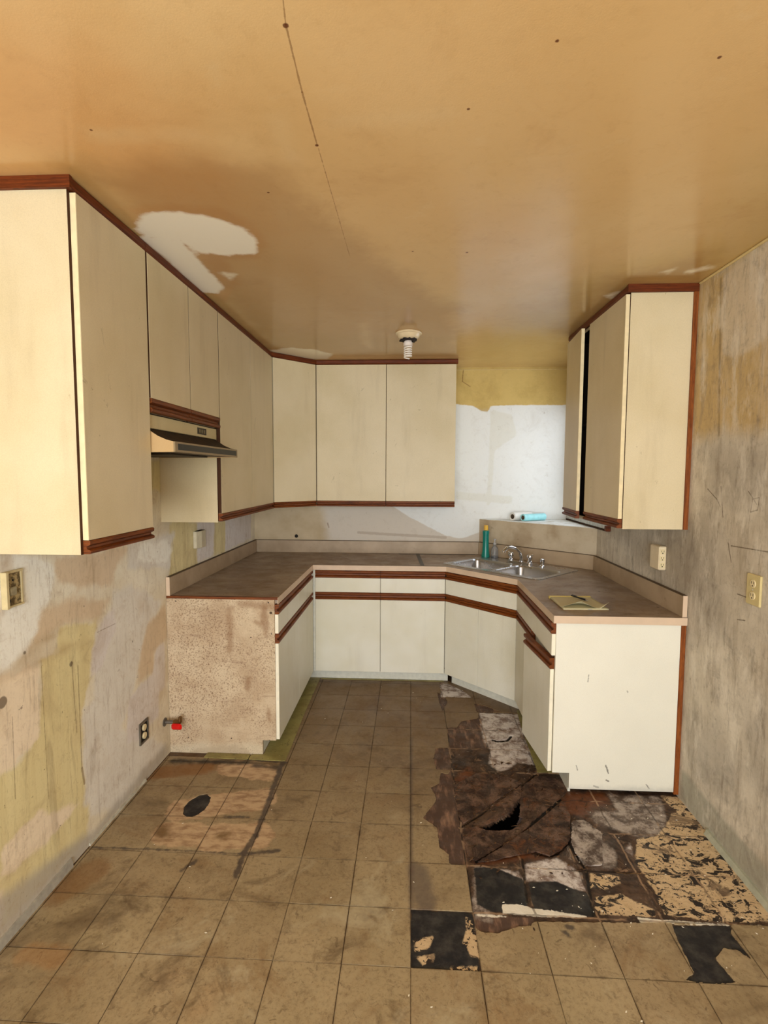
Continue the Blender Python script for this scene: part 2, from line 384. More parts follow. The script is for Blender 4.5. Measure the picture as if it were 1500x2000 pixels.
# left wall
x_ = lambda *p: px(p, 'x', XL, (1, 2))
zl = lambda *raw: px(zpts(raw, 0, 1050, .2267), 'x', XL, (1, 2))
zk = lambda *raw: px(zpts(raw, 0, 1250, .375), 'x', XL, (1, 2))
ll = {
 'white': [zl((-300, 120), (100, 150), (400, 200), (440, 260), (470, 500), (400, 580), (340, 640), (310, 800), (230, 980), (100, 1110), (-300, 1300)), zl((1200, 60), (1430, 20), (1500, 120), (1430, 220), (1180, 200))],
 'yellow': [zl((500, 760), (830, 720), (850, 860), (770, 1120), (740, 1400), (700, 1470), (720, 1985), (720, 2400), (-800, 2800), (-800, 1985), (110, 1985), (290, 1800), (340, 1700), (350, 1080), (510, 1000)),
            x_((330, 1018), (387, 1018), (385, 1110), (330, 1140)), x_((414, 1010), (440, 1010), (440, 1080), (416, 1085)), x_((290, 900), (320, 900), (320, 960), (290, 960)),
            zk((-200, 1000), (440, 700), (470, 760), (450, 1050), (0, 1500), (-300, 1800))],
 'tan': [zl((-300, 1200), (0, 1190), (350, 1080), (340, 1700), (280, 1790), (200, 1850), (100, 1985), (-300, 2300)), zk((0, 1080), (200, 900), (420, 850), (250, 1050), (0, 1250)), zk((-100, 1350), (20, 1300), (20, 1500), (-100, 1600))],
 'pink': [zl((1430, 560), (1440, 880), (1330, 980), (1320, 1170), (1190, 1240), (1200, 900), (1290, 700)), zl((340, 620), (560, 520), (940, 540), (860, 700), (500, 760), (330, 900), (250, 950)), zl((450, 180), (1150, 60), (1000, 250), (980, 420), (500, 400))],
 'grey': [zl((980, 460), (1120, 400), (1400, 560), (1250, 800), (1180, 1200), (1100, 1500), (1020, 1700), (960, 1985), (730, 2300), (720, 1500), (800, 1380), (830, 800), (960, 620)), zk((430, 350), (860, 560), (600, 880), (470, 900)), x_((250, 1060), (340, 1040), (330, 1110), (250, 1110))],
 'lavender': [zl((1420, 890), (1425, 1290), (1370, 1340), (1370, 1530), (1280, 1625), (1195, 1740), (1100, 1765), (1090, 1600), (1110, 1420), (1130, 1350), (1330, 1160), (1330, 980)), zl((900, 680), (985, 620), (1000, 760), (880, 1120), (790, 1190), (810, 950)), x_((385, 1015), (418, 1015), (418, 1085), (385, 1100)), x_((440, 1000), (490, 995), (490, 1050), (440, 1078))],
 'band': [zl((0, 1180), (290, 1040), (520, 930), (780, 900), (500, 1000), (290, 1110), (0, 1240)), zl((300, 900), (520, 760), (540, 800), (330, 960), (60, 1180)), zl((0, 150), (100, 150), (100, 280), (0, 300)), zl((0, 580), (60, 600), (0, 700))],
 'low': [x_((-200, 1900), (170, 1630), (215, 1600), (330, 1455), (330, 1470), (240, 1590), (0, 1840), (-200, 2100)), zk((870, 540), (860, 600), (500, 1040), (430, 1060), (640, 800))],
}
wall_left = grid_mesh('wall_left', lin(YR, YB+.02, .025), lin(-.35, ZC, .025), lambda P: np.c_[np.full(len(P), XL), P], ll, M_WL, .1, up=True)

# right wall with the window opening
r_ = lambda *p: px(p, 'x', XR, (1, 2))
WY0, WY1, WZ0, WZ1 = 3.575, 4.425, 1.27, 2.17
rl = {
 'tan': [r_((1340, 540), (1405, 530), (1560, 430), (1700, 600), (1600, 830), (1430, 845), (1350, 860))],
 'light': [r_((1411, 540), (1500, 470), (1600, 420), (1600, 640), (1500, 655), (1458, 690), (1440, 700), (1411, 692))],
 'soot': [r_((1340, 1400), (1400, 1420), (1440, 1480), (1430, 1560), (1350, 1540)), r_((1190, 1040), (1400, 1000), (1420, 1240), (1345, 1260), (1260, 1110)), r_((1370, 850), (1500, 880), (1500, 1000), (1380, 980)), r_((1450, 1380), (1500, 1400), (1500, 1560), (1460, 1500))],
 'green': [r_((1330, 1500), (1500, 1700), (1700, 1950), (1700, 2100), (1500, 1810), (1330, 1560))],
}
wall_right = grid_mesh('wall_right', lin(YR, YB+.02, .025), lin(-.35, ZC, .025), lambda P: np.c_[np.full(len(P), XR), P], rl, M_WR, .1, up=False,
                       hole=lambda c: (c[:, 0] > WY0) & (c[:, 0] < WY1) & (c[:, 1] > WZ0) & (c[:, 1] < WZ1))
# back wall
b_ = lambda *p: px(p, 'y', YB, (0, 2))
bl = {
 'olive': [b_((480, 650), (1200, 650), (1200, 800), (480, 800))],
 'white': [b_((880, 788), (925, 793), (940, 803), (954, 806), (958, 793), (1010, 791), (1200, 791), (1200, 1015), (935, 1040), (900, 1052), (870, 1046), (800, 1010), (760, 985), (700, 900), (860, 780))],
 'grey': [b_((620, 985), (900, 985), (1000, 1012), (960, 1060), (640, 1060), (630, 1000))],
 'seam': [b_((958, 800), (1000, 810), (1010, 850), (966, 880), (958, 990), (950, 985), (955, 900)), b_((890, 960), (1000, 970), (1000, 985), (890, 975))],
}
wall_back = grid_mesh('wall_back', lin(XL-.02, XR+.02, .025), lin(-.35, ZC, .025), lambda P: np.c_[P[:, 0], np.full(len(P), YB), P[:, 1]], bl, M_WB, .1, up=True)
# rear wall, behind the camera, with the wide window that lights the room
bm = bmesh.new()
for a, b in (((XL-.1, YR-.1, -.35), (-1.25, YR, ZC)), ((1.05, YR-.1, -.35), (XR+.1, YR, ZC)), ((-1.25, YR-.1, -.35), (1.05, YR, .38)), ((-1.25, YR-.1, 2.32), (1.05, YR, ZC))): box(bm, a, b)
struct(obj('wall_rear', bm, plain('rear_wall_paint', (205, 190, 160), .7)))

# low boxed wall across the corner behind the sink and its ledge
dA, dB = (.598, YB), (XR, 3.79)
bm = bmesh.new(); poly_prism(bm, [dA, dB, (XR, YB)], CT-.9, 1.218); struct(obj('wall_corner', bm, M_WC))
bm = bmesh.new(); poly_prism(bm, [(dA[0]+.004, YB-.001), (XR-.001, 3.794), (XR-.001, YB-.001)], 1.218, 1.222); struct(obj('trim_1', bm, M_SILL))

# baseboards and cove beads
M_BEAD = plain('cove_bead_paint', (216, 190, 130), .5)
for n_, a, b, r in (('trim_2', (.37, YB-.004, ZC-.02), (1.35, YB-.004, ZC-.02), .0035), ('trim_3', (XR-.004, 2.56, ZC-.006), (XR-.004, -2.4, ZC-.006), .006)):
    struct(obj(n_, tube(bmesh.new(), [a, b], r, 8), M_BEAD, smooth=True))
M_SLIV = plain('baseboard_sliver_paint', (190, 184, 166), .6, var=.15)
def sliver(name, x, s, y0, y1, h, w, m=M_SLIV):
    bm = bmesh.new(); n = 24; ring = []
    for i in range(n+1):
        y = y0+(y1-y0)*i/n; j = .001*math.sin(i*1.1+y0*9)+.001*math.sin(i*5.3)
        ring.append([bm.verts.new(q) for q in ((x, y, -.0035), (x+s*(w+j), y, -.0035), (x+s*(w*.5+j), y, h+j*2), (x, y, h+j*2))])
    for A, Bq in zip(ring, ring[1:]):
        for k in range(4): bm.faces.new((A[k], A[(k+1) % 4], Bq[(k+1) % 4], Bq[k]))
    bm.faces.new(ring[0][::-1]); bm.faces.new(ring[-1]); return obj(name, bm, m)
struct(sliver('baseboard_left', XL, 1, -2.3, 1.93, .035, .012, plain('baseboard_grey_paint', (172, 166, 152), .6, var=.12)))
sl = sliver('wood_sliver', XL, 1, 2.05, 2.52, .010, .010); tag(sl, 'thin pale splintered wood strip along the foot of the left wall', 'wood strip')
struct(sliver('baseboard_right', XR, -1, -2.3, 2.28, .018, .022, plain('baseboard_green_paint', (168, 168, 148), .55, var=.1)))

# ------------------------------------------------------------------ window in the right wall
w = bpy.data.objects.new('window_1', None); C.objects.link(w); w.location = (XR, (WY0+WY1)/2, WZ0); struct(w)
M_ALU = plain('aluminium', (190, 190, 186), .35, .5, .8, var=.1)
fw = .03
for a, b in (((XR-.004, WY0, WZ0), (XR+.07, WY1, WZ0+fw)), ((XR+.01, WY0, WZ1-fw), (XR+.07, WY1, WZ1)), ((XR+.01, WY0, WZ0+fw), (XR+.07, WY0+fw, WZ1-fw)), ((XR+.01, WY1-fw, WZ0+fw), (XR+.07, WY1, WZ1-fw)), ((XR+.02, 3.985, WZ0+fw), (XR+.06, 4.015, WZ1-fw))):
    obj('window_frame', B(a, b, .002), M_ALU, w)
obj('window_pane', B((XR+.038, WY0+fw, WZ0+fw), (XR+.042, WY1-fw, WZ1-fw)), M_GLASS, w)
bm = B((XR-.022, 3.57, 1.236), (XR+.0, 4.47, 1.262), .002); obj('window_sill', bm, plain('sill_track_metal', (196, 192, 180), .3, .5, .4, var=.2), w)
bm = B((XR-.026, 3.565, 1.223), (XR-.002, 4.46, 1.235), .001); obj('under_sill_strip', bm, plain('under_sill_brown', (70, 52, 38), .9, .1, var=.3), w)  # dark brown strip along the underside of the sill
bm = B((XR-.030, 3.535, 1.224), (XR-.0005, 3.575, 1.262), .003); obj('window_stop', bm, M_OAKD, w)

# ------------------------------------------------------------------ FLOOR
f_ = lambda *p: px(p, 'z', 0, (0, 1))
fz = lambda *raw: px(zpts(raw, 780, 1300, .48), 'z', 0, (0, 1))
fr_ = lambda *raw: px(zpts(raw, 860, 1440, .2133), 'z', 0, (0, 1))
SEAMX, SEAMY = TX+TS, TY+TS
missing = [
 f_((858, 1334), (862, 1361), (924, 1363), (905, 1349), (875, 1334)),
 f_((926, 1373), (931, 1391), (978, 1390), (950, 1379)),
 f_((871, 1420), (893, 1420), (902, 1408), (934, 1402), (935, 1391), (1015, 1393), (1030, 1425), (1060, 1500), (1110, 1540), (1330, 1545), (1500, 1770), (1560, 1850), (1500, 1808), (1340, 1803), (1040, 1800),
    (1040, 1806), (1051, 1825), (1036, 1808), (1015, 1809), (995, 1815), (970, 1823), (936, 1819), (926, 1795), (921, 1775), (907, 1689), (878, 1687), (876, 1667), (858, 1655), (854, 1617), (826, 1597), (852, 1564), (850, 1552), (841, 1538), (857, 1530), (861, 1509), (878, 1511), (878, 1504), (852, 1502), (847, 1482), (851, 1461), (874, 1458)),
 [(TX, TY), (TX+TS, TY), (TX+TS, TY+TS), (TX, TY+TS)],
 f_((1313, 1806), (1320, 1828), (1356, 1900), (1337, 1914), (1385, 1922), (1438, 1919), (1397, 1871), (1414, 1852), (1442, 1856), (1476, 1881), (1450, 1850), (1428, 1823), (1428, 1806)),
 f_((357, 1590), (360, 1574), (372, 1562), (390, 1552), (404, 1550), (412, 1558), (408, 1570), (398, 1583), (384, 1592), (368, 1597)),
 f_((854, 1352), (868, 1356), (874, 1372), (864, 1390), (858, 1372)),]
rot_hull = fr_((115, 330), (300, 300), (560, 330), (860, 300), (1170, 450), (1200, 560), (1230, 740), (1190, 960), (1100, 1080), (850, 1090), (480, 1140), (250, 1140), (205, 950), (170, 760))
hole_poly = fr_((330, 806), (430, 768), (540, 712), (640, 660), (725, 535), (732, 600), (728, 690), (690, 765), (620, 832), (470, 842), (390, 830))
fl = {
 'panel': [f_((868, 1400), (1100, 1395), (1120, 1540), (1330, 1545), (1700, 1900), (1500, 1806), (925, 1795), (905, 1680), (880, 1510)), missing[0]],
 'strip': [f_((860, 1405), (950, 1395), (955, 1460), (878, 1462), (882, 1510), (905, 1600), (912, 1690), (870, 1695), (815, 1600), (840, 1450)), f_((924, 1786), (1040, 1791), (1060, 1830), (920, 1830)), missing[1], missing[6]],
 'rust': [fr_((1100, 560), (1200, 500), (1500, 500), (1560, 600), (1400, 640), (1330, 740), (1190, 690)), fr_((120, 380), (250, 260), (330, 340), (200, 460)), fr_((240, 1150), (500, 1080), (800, 1050), (1000, 1090), (620, 1130), (420, 1160))],
 'grey': [fz((700, 640), (760, 640), (880, 760), (880, 820), (800, 830), (720, 780)), fz((850, 520), (1060, 530), (1080, 600), (900, 600)), fz((760, 590), (1080, 600), (1090, 680), (990, 700), (800, 640)), f_((930, 1690), (920, 1790), (960, 1800), (940, 1700))],
 'tan': [fz((965, 700), (1050, 690), (1090, 640), (1110, 600), (1180, 560), (1300, 700), (1400, 830), (1500, 960), (1540, 1040), (1300, 1040), (1080, 1010), (1030, 900), (960, 800)), fz((800, 940), (900, 925), (1040, 990), (1040, 1020), (820, 1010), (790, 980)), fz((775, 840), (890, 850), (900, 880), (840, 910), (780, 900)), fz((1060, 525), (1150, 535), (1200, 600), (1110, 580)),
         f_((910, 1790), (925, 1800), (938, 1870), (920, 1868), (912, 1845), (904, 1840), (912, 1815)), f_((808, 1832), (845, 1828), (840, 1850), (812, 1856)), f_((812, 1868), (850, 1862), (846, 1880), (826, 1884)), f_((880, 1888), (937, 1884), (937, 1898), (880, 1898))],
 'black': [f_((926, 1694), (960, 1690), (1020, 1715), (1034, 1783), (965, 1780), (932, 1765)), f_((1032, 1722), (1085, 1720), (1150, 1745), (1165, 1790), (1045, 1785)), missing[3], missing[4], missing[5]],
 'whitish': [f_((937, 1392), (1012, 1394), (1024, 1440), (1046, 1494), (1010, 1488), (990, 1502), (972, 1506), (955, 1490), (958, 1465), (944, 1445)), missing[0], fz((330, 815), (480, 840), (510, 870), (440, 870), (360, 830)), fz((515, 805), (640, 780), (735, 840), (765, 915), (700, 915), (620, 880), (520, 870)), fz((640, 790), (680, 800), (670, 815)), fz((940, 720), (950, 770), (925, 750)), fz((1090, 790), (1160, 795), (1150, 808), (1100, 806))],
 'paint': [f_((980, 1763), (1020, 1766), (1040, 1772), (1100, 1780), (1145, 1786), (1148, 1791), (1060, 1789), (982, 1783)), f_((1243, 1789), (1300, 1795), (1372, 1800), (1370, 1806), (1250, 1800)), f_((930, 1783), (990, 1786), (990, 1790), (930, 1788)), f_((1360, 1800), (1500, 1806), (1500, 1809), (1360, 1804))],
 'crack': [lambda P: sdf_line(P, fr_((200, 800), (400, 670), (560, 570), (770, 410), (860, 330)), .005), lambda P: sdf_line(P, fr_((330, 1130), (600, 950), (820, 790), (1100, 550)), .008),
           lambda P: sdf_line(P, fr_((1190, 700), (1190, 940), (1120, 1020), (1000, 1090), (880, 1050)), .004), lambda P: sdf_line(P, fz((680, 700), (760, 830), (790, 1010)), .006), lambda P: sdf_line(P, fz((700, 825), (980, 840)), .004),
           lambda P: sdf_line(P, [(SEAMX, 1.8), (SEAMX, 3.45)], .0025), lambda P: sdf_line(P, fz((500, 780), (520, 960)), .005), lambda P: sdf_line(P, fz((380, 300), (400, 306), (440, 302), (455, 285)), .008)],
}
def value_noise(P, s, seed=0):
    a = np.sin(P[:, 0]*s+seed)*np.cos(P[:, 1]*s*1.13+seed*2) + .5*np.sin(P[:, 0]*s*2.3+P[:, 1]*s*1.7+seed*3) + .3*np.cos(P[:, 0]*s*4.1-P[:, 1]*s*4.7+seed)
    return a/1.8
def fdisp(P, co):
    d = sdf_poly(P, rot_hull); s = np.clip((d+.005)/.035, 0, 1); s = s*s*(3-2*s)
    co[:, 2] -= s*(.006+.003*value_noise(P, 30, 2))
    pn = np.clip(sdf_poly(P, fl['panel'][0])/.05, 0, 1); co[:, 2] += pn*(1-s)*.0016*value_noise(P, 60, 5)
    for k, dep in (('crack', .008),):
        for fn in fl[k]: co[:, 2] -= np.clip((fn(P)+.002)/.006, 0, 1)*dep
    hd = sdf_poly(P, hole_poly); co[:, 2] -= np.clip((hd+.02)/.03, 0, 1)*.03
    return co
t = NT('subfloor_wood', .7, .3)
k = t.mix(t.rng(t.noise(5, 4), .35, .7), (76, 56, 38), (104, 78, 52))
pan = t.mix(t.rng(t.noise(9, 5, .7, dist=1), .38, .62), (52, 37, 28), (88, 66, 50))
pan = t.mix(t.rng(t.noise(13, 5, .75, off=4, dist=.8), .56, .68, 0, .8), pan, (142, 112, 84))
pan = t.mix(t.rng(t.noise(7, 5, .75, off=8, dist=1.5), .60, .70, 0, .8), pan, (172, 158, 146))
pan = t.mix(t.rng(t.noise(15, 5, .75, off=12, dist=1.5), .55, .66, 0, .85), pan, (38, 26, 20))
pan = t.grime(pan, .5, (20, 60, 150), (30, 21, 16), 20)
k = t.mix(t.mask('panel', .004, 30, .002), k, pan)
k = t.mix(t.mask('strip', .006, 30, .003), k, t.mix(t.rng(t.noise(1, 4, stretch=(30, 8, 1)), .45, .75), (82, 62, 52), (150, 116, 94)))
k = t.mix(t.mask('rust', .03, 14, .02, off=1, opac=.9), k, t.mix(t.noise(40, 4), (66, 36, 20), (122, 70, 34)))
k = t.mix(t.mask('grey', .025, 16, .012, off=2, opac=.8), k, t.mix(t.rng(t.noise(12, 6, .78, dist=.2), .4, .62), (90, 74, 64), (188, 176, 166)))
k = t.mix(t.mask('whitish', .016, 22, .010, off=3), k, t.mix(t.rng(t.noise(14, 6, .78, dist=.2), .42, .62), (214, 206, 202), (128, 108, 98)))
k = t.mix(t.mask('black', .010, 24, .004, off=6), k, t.mix(t.rng(t.noise(16, 5, .7), .4, .75), (30, 29, 31), (66, 62, 58)))
sp = t.math('MAXIMUM', t.rng(t.noise(1, 5, .7, off=21, dist=.8, stretch=(17, 25, 1)), .53, .54), t.rng(t.noise(1, 4, .6, off=33, dist=1, stretch=(60, 90, 1)), .60, .62))
k = t.mix(t.mask('tan', .012, 24, .004, off=7), k, t.mix(sp, t.mix(t.noise(12), (212, 186, 148), (190, 162, 124)), (44, 36, 32)))
k = t.mix(t.math('MULTIPLY', t.mask('tan', .012, 24, .004, off=7), t.rng(t.noise(5, 5, .75, off=51, dist=1), .54, .62, 0, .85)), k, t.mix(t.noise(20, 5), (74, 56, 42), (150, 126, 100)))
k = t.mix(t.mask('paint', .008, 40, .002, off=9), k, (228, 222, 208))
k = t.mix(t.mask('crack', .002, 60, .002, off=2), k, (22, 15, 11))
# dirt lines where the lost tiles met
sx = t.n('ShaderNodeSeparateXYZ'); t.t.links.new(t.pos(), sx.inputs[0])
wob = t.math('MULTIPLY', t.math('SUBTRACT', t.noise(14, 3), .5), .02)
def gl(o_, off):
    q = t.math('ABSOLUTE', t.math('SUBTRACT', t.math('FRACT', t.math('ADD', t.math('DIVIDE', t.math('ADD', t.math('SUBTRACT', o_, off), wob), TS), .5)), .5))
    return t.rng(q, .012, .022, 1, 0)
lines = t.math('MAXIMUM', gl(sx.outputs[0], TX), gl(sx.outputs[1], TY))
k = t.mix(t.math('MULTIPLY', lines, t.mask('panel', .004, 30, .002, opac=.6)), k, t.mix(t.rng(t.noise(8), .45, .55), (52, 38, 30), (170, 140, 110)))
t.col(k); t.ro(t.rng(t.noise(12, 4), .3, .7, .38, .8))
t.bump(t.math('ADD', t.noise(45, 6, .7), t.math('MULTIPLY', t.noise(12, 4), 2)), .004, .6); M_SUB = t.m
us = np.unique(np.r_[lin(XL-.02, -.1, .03), lin(-.1, XR+.02, .009)]); vv = np.unique(np.r_[lin(YR, 1.5, .05), lin(1.5, 3.5, .009), lin(3.5, YB+.02, .03)])
floor = grid_mesh('floor', us, vv, lambda P: np.c_[P, np.full(len(P), -.0035)], fl, M_SUB, .012, hole=lambda c: sdf_poly(c, hole_poly) > 0, disp=fdisp)
floor.modifiers['thickness'].use_rim = True
# crawl space under the hole
bm = B((-.4, 1.4, -.30), (1.34, 3.4, -.28)); obj('crawl_space_ground', bm, plain('crawl_space_dirt', (30, 22, 16), .95, .05, var=.2), floor)

# tiles
t = NT('floor_tile_vinyl', .5, .35)
oi = t.n('ShaderNodeObjectInfo').outputs['Random']
k = t.mix(oi, (162, 144, 110), (142, 122, 90))
k = t.mix(t.rng(t.noise(1.7, 4, .6), .35, .7, 0, .75), k, (174, 154, 120))
k = t.mix(t.rng(t.noise(5, 5, .7, off=3, dist=.7), .5, .7, 0, .6), k, (134, 106, 72))
k = t.mix(t.rng(t.noise(12, 5, .75, off=6), .6, .72, 0, .5), k, (112, 92, 64))
k = t.mix(t.rng(t.noise(2.2, 3, .6, off=13), .56, .76, 0, .35), k, (160, 112, 66))
k = t.mix(t.rng(t.noise(60, 4, .7, off=2), .45, .75, 0, .35), k, (96, 72, 46))
k = t.mix(t.rng(t.noise(24, 3, .6, off=9, dist=1), .66, .72, 0, .5), k, (70, 50, 32))
k = t.grime(k, .7, (1.6, 4, 11, 30, 90), (88, 68, 46))
k = t.mix(t.rng(t.noise(3.3, 5, .7, off=133, dist=.8), .56, .72, 0, .45), k, (188, 176, 146))
sp_ = t.n('ShaderNodeSeparateXYZ'); t.t.links.new(t.pos(), sp_.inputs[0])
k = t.mix(t.rng(t.math("ADD", sp_.outputs[1], t.math("MULTIPLY", t.noise(2.5, 3), 1.2)), 2.4, 4.2, 0, .7), k, (100, 72, 42))   # darker and browner toward the back cabinets
worn = [((360, 1580), (505, 1560), .085), ((330, 1628), (372, 1630), .075), ((420, 1635), (500, 1632), .085), ((450, 1500), (520, 1510), .07)]
wm = None
for a, b, r in worn:
    q = t.seg(at(*a, 'z', 0), at(*b, 'z', 0), r, .008, .04, 12, .85); wm = q if wm is None else t.math('MAXIMUM', wm, q)
k = t.mix(wm, k, t.mix(t.rng(t.noise(1, 5, .7, stretch=(14, 34, 1), off=3), .4, .68), (196, 166, 130), (146, 112, 82)))
for a, b, r, c_, o_ in (((300, 1510), (400, 1500), .06, (128, 82, 34), .7), ((316, 1620), (318, 1630), .03, (112, 84, 48), .9), ((430, 1632), (438, 1632), .022, (118, 90, 54), .95), ((180, 1700), (120, 1740), .07, (126, 84, 40), .5), ((60, 1860), (110, 1870), .04, (170, 118, 66), .35),
                     ((815, 1700), (830, 1765), .04, (96, 84, 76), .7), ((480, 1490), (340, 1486), .02, (28, 22, 20), .9), ((500, 1495), (540, 1500), .02, (40, 32, 30), .8)):
    k = t.mix(t.seg(at(*a, 'z', 0), at(*b, 'z', 0), r, .02, .03, 16, o_), k, c_)
for a, b, r in (((553, 1485), (527, 1560), .014), ((527, 1560), (500, 1630), .013), ((500, 1630), (478, 1664), .014), ((478, 1664), (460, 1712), .012), ((470, 1668), (545, 1662), .010), ((440, 1595), (485, 1596), .007), ((180, 1655), (330, 1660), .004), ((330, 1660), (480, 1668), .003), ((330, 1470), (560, 1490), .008), ((1108, 1810), (1116, 1812), .008), ((1104, 1822), (1110, 1827), .009), ((385, 1680), (355, 1700), .009)):
    k = t.mix(t.seg(at(*a, 'z', 0), at(*b, 'z', 0), r, .007, .018, 26, .9), k, t.mix(t.noise(30), (44, 38, 38), (92, 78, 66)))
for a, b in (((803, 1440), (803, 1600)), ((803, 1600), (803, 1790))):
    k = t.mix(t.seg(at(*a, 'z', 0), at(*b, 'z', 0), .008, .008, .010, 20, .6), k, (92, 78, 68))
oc = t.n('ShaderNodeSeparateXYZ'); t.t.links.new(t.objc(), oc.inputs[0])
e = t.math('MAXIMUM', t.math('ABSOLUTE', oc.outputs[0]), t.math('ABSOLUTE', oc.outputs[1]))
e = t.math('ADD', e, t.math('MULTIPLY', t.math('SUBTRACT', t.noise(9, 4, .7), .5), .018))
k = t.mix(t.rng(e, .1085, .1165, 0, .6), k, (70, 48, 28))
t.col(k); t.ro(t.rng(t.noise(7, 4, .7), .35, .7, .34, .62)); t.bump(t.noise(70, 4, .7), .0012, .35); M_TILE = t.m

def tri_clip(us_, vs_, sd, keep_frac=True):
    """part of a small grid where sd > 0 (marching clip): top triangles as index lists"""
    nu, nv = len(us_), len(vs_); verts = []; key = {}; tris = []
    def vid(p):
        k_ = (round(p[0], 5), round(p[1], 5))
        if k_ not in key: key[k_] = len(verts); verts.append((p[0], p[1]))
        return key[k_]
    for i in range(nu-1):
        for j in range(nv-1):
            q = [(us_[a], vs_[b], sd[a, b]) for a, b in ((i, j), (i+1, j), (i+1, j+1), (i, j+1))]
            for tr in ((q[0], q[1], q[2]), (q[0], q[2], q[3])):
                if min(a[2] for a in tr) > 0: out = [a[:2] for a in tr]
                elif max(a[2] for a in tr) <= 0: continue
                else:
                    out = []
                    for n in range(3):
                        a, b = tr[n], tr[(n+1) % 3]
                        if a[2] > 0: out.append(a[:2])
                        if (a[2] > 0) != (b[2] > 0):
                            s = a[2]/(a[2]-b[2]); out.append((a[0]+(b[0]-a[0])*s, a[1]+(b[1]-a[1])*s))
                ids = []
                for p in out:
                    v = vid(p)
                    if v not in ids: ids.append(v)
                if len(ids) >= 3: tris.append(ids)
    return verts, tris
def slab(name, verts, faces, zf, thick, m, parent, origin):
    """sheet with real edges from a clipped outline"""
    n = len(verts); cnt = {}
    for f in faces:
        for a, b in zip(f, f[1:]+f[:1]): cnt[(a, b)] = cnt.get((a, b), 0)+1
    co = [(x, y, zf(x, y)) for x, y in verts] + [(x, y, zf(x, y)-thick) for x, y in verts]
    fs = [list(f) for f in faces] + [[a+n for a in f[::-1]] for f in faces]
    for (a, b) in list(cnt):
        if (b, a) not in cnt: fs.append([b, a, a+n, b+n])
    me = bpy.data.meshes.new(name); me.from_pydata([(x-origin[0], y-origin[1], z_-origin[2]) for x, y, z_ in co], [], fs); me.update()
    me.materials.append(m); o = bpy.data.objects.new(name, me); C.objects.link(o); o.location = origin; o.parent = parent; return o
def damage(P):
    P = np.asarray(P, float); d = np.full(len(P), -9.)
    for pl in missing: d = np.maximum(d, sdf_poly(P, pl))
    return d
def chamfer_tile(h, seed):
    r = random.Random(seed); g = .0008; c = .0009; co = []
    for s_, z_ in ((h-g, -.0033), (h-g, -.0009), (h-g-c, 0)):
        for sx_, sy_ in ((-1, -1), (1, -1), (1, 1), (-1, 1)): co.append((sx_*s_, sy_*s_, z_))
    fs = [(3, 2, 1, 0), (8, 9, 10, 11)]
    for L_ in (0, 4):
        for i in range(4): fs.append((L_+i, L_+(i+1) % 4, L_+4+(i+1) % 4, L_+4+i))
    me = bpy.data.meshes.new('floor_tile'); me.from_pydata(co, [], fs); me.update(); me.materials.append(M_TILE); return me
full_tile = chamfer_tile(TS/2, 1)
PLAN = [(XL, -3), (XR, -3), (XR, YB), (XL, YB)]
body_fp = [  # footprint under the base cabinets, left bare
 [(XL-.1, 2.76), (-.86, 2.76), (-.86, 3.95), (XL-.1, 5)], [(-1.4, 3.95), (.29, 3.95), (.81, 3.44), (.81, 2.56), (1.4, 2.56), (1.4, 5), (-1.4, 5)]]
cut_edge = .0012
for i in range(-7, 6):
    for j in range(-5, 11):
        x0, y0 = TX+i*TS, TY+j*TS; x1, y1 = x0+TS, y0+TS
        if x1 < XL+.01 or x0 > XR-.01: continue
        cc = np.array([[x0+TS*a, y0+TS*b] for a in np.linspace(.06, .94, 7) for b in np.linspace(.06, .94, 7)])
        fp = np.maximum(sdf_poly(cc, body_fp[0]), sdf_poly(cc, body_fp[1]))
        if (fp > -.01).all(): continue
        dm = damage(cc); wall_cut = x0 < XL or x1 > XR
        kept = ((dm < 0) & (fp < 0)).mean()
        if kept < .07: continue
        cx, cyy = (x0+x1)/2, (y0+y1)/2
        if (kept > .985 or dm.max() < -.004) and fp.max() < 0 and not wall_cut:
            o = bpy.data.objects.new('floor_tile', full_tile); C.objects.link(o); o.parent = floor
            o.location = (cx+random.uniform(-.0006, .0006), cyy+random.uniform(-.0006, .0006), random.uniform(-.0002, .0004))
            o.rotation_euler = (random.uniform(-.002, .002), random.uniform(-.002, .002), random.uniform(-.003, .003)); continue
        n = 26; gx = np.linspace(x0+cut_edge, x1-cut_edge, n); gy = np.linspace(y0+cut_edge, y1-cut_edge, n)
        gx = gx[(gx > XL) & (gx < XR)]
        if len(gx) < 2: continue
        U, V = np.meshgrid(gx, gy, indexing='ij'); P = np.stack([U.ravel(), V.ravel()], 1)
        dd = damage(P); rag = .0035*value_noise(P, 130, i*3+j)+.002*value_noise(P, 300, j)
        d = -(dd + np.where(np.abs(dd) < .04, rag, 0)) - .0005
        f = -np.maximum(sdf_poly(P, body_fp[0]), sdf_poly(P, body_fp[1]))
        d = np.minimum(d, f).reshape(U.shape)
        v_, t_ = tri_clip(gx, gy, d)
        if len(t_) < 4: continue
        slab('floor_tile', v_, t_, lambda x, y: 0., .0033, M_TILE, floor, (cx, cyy, 0))

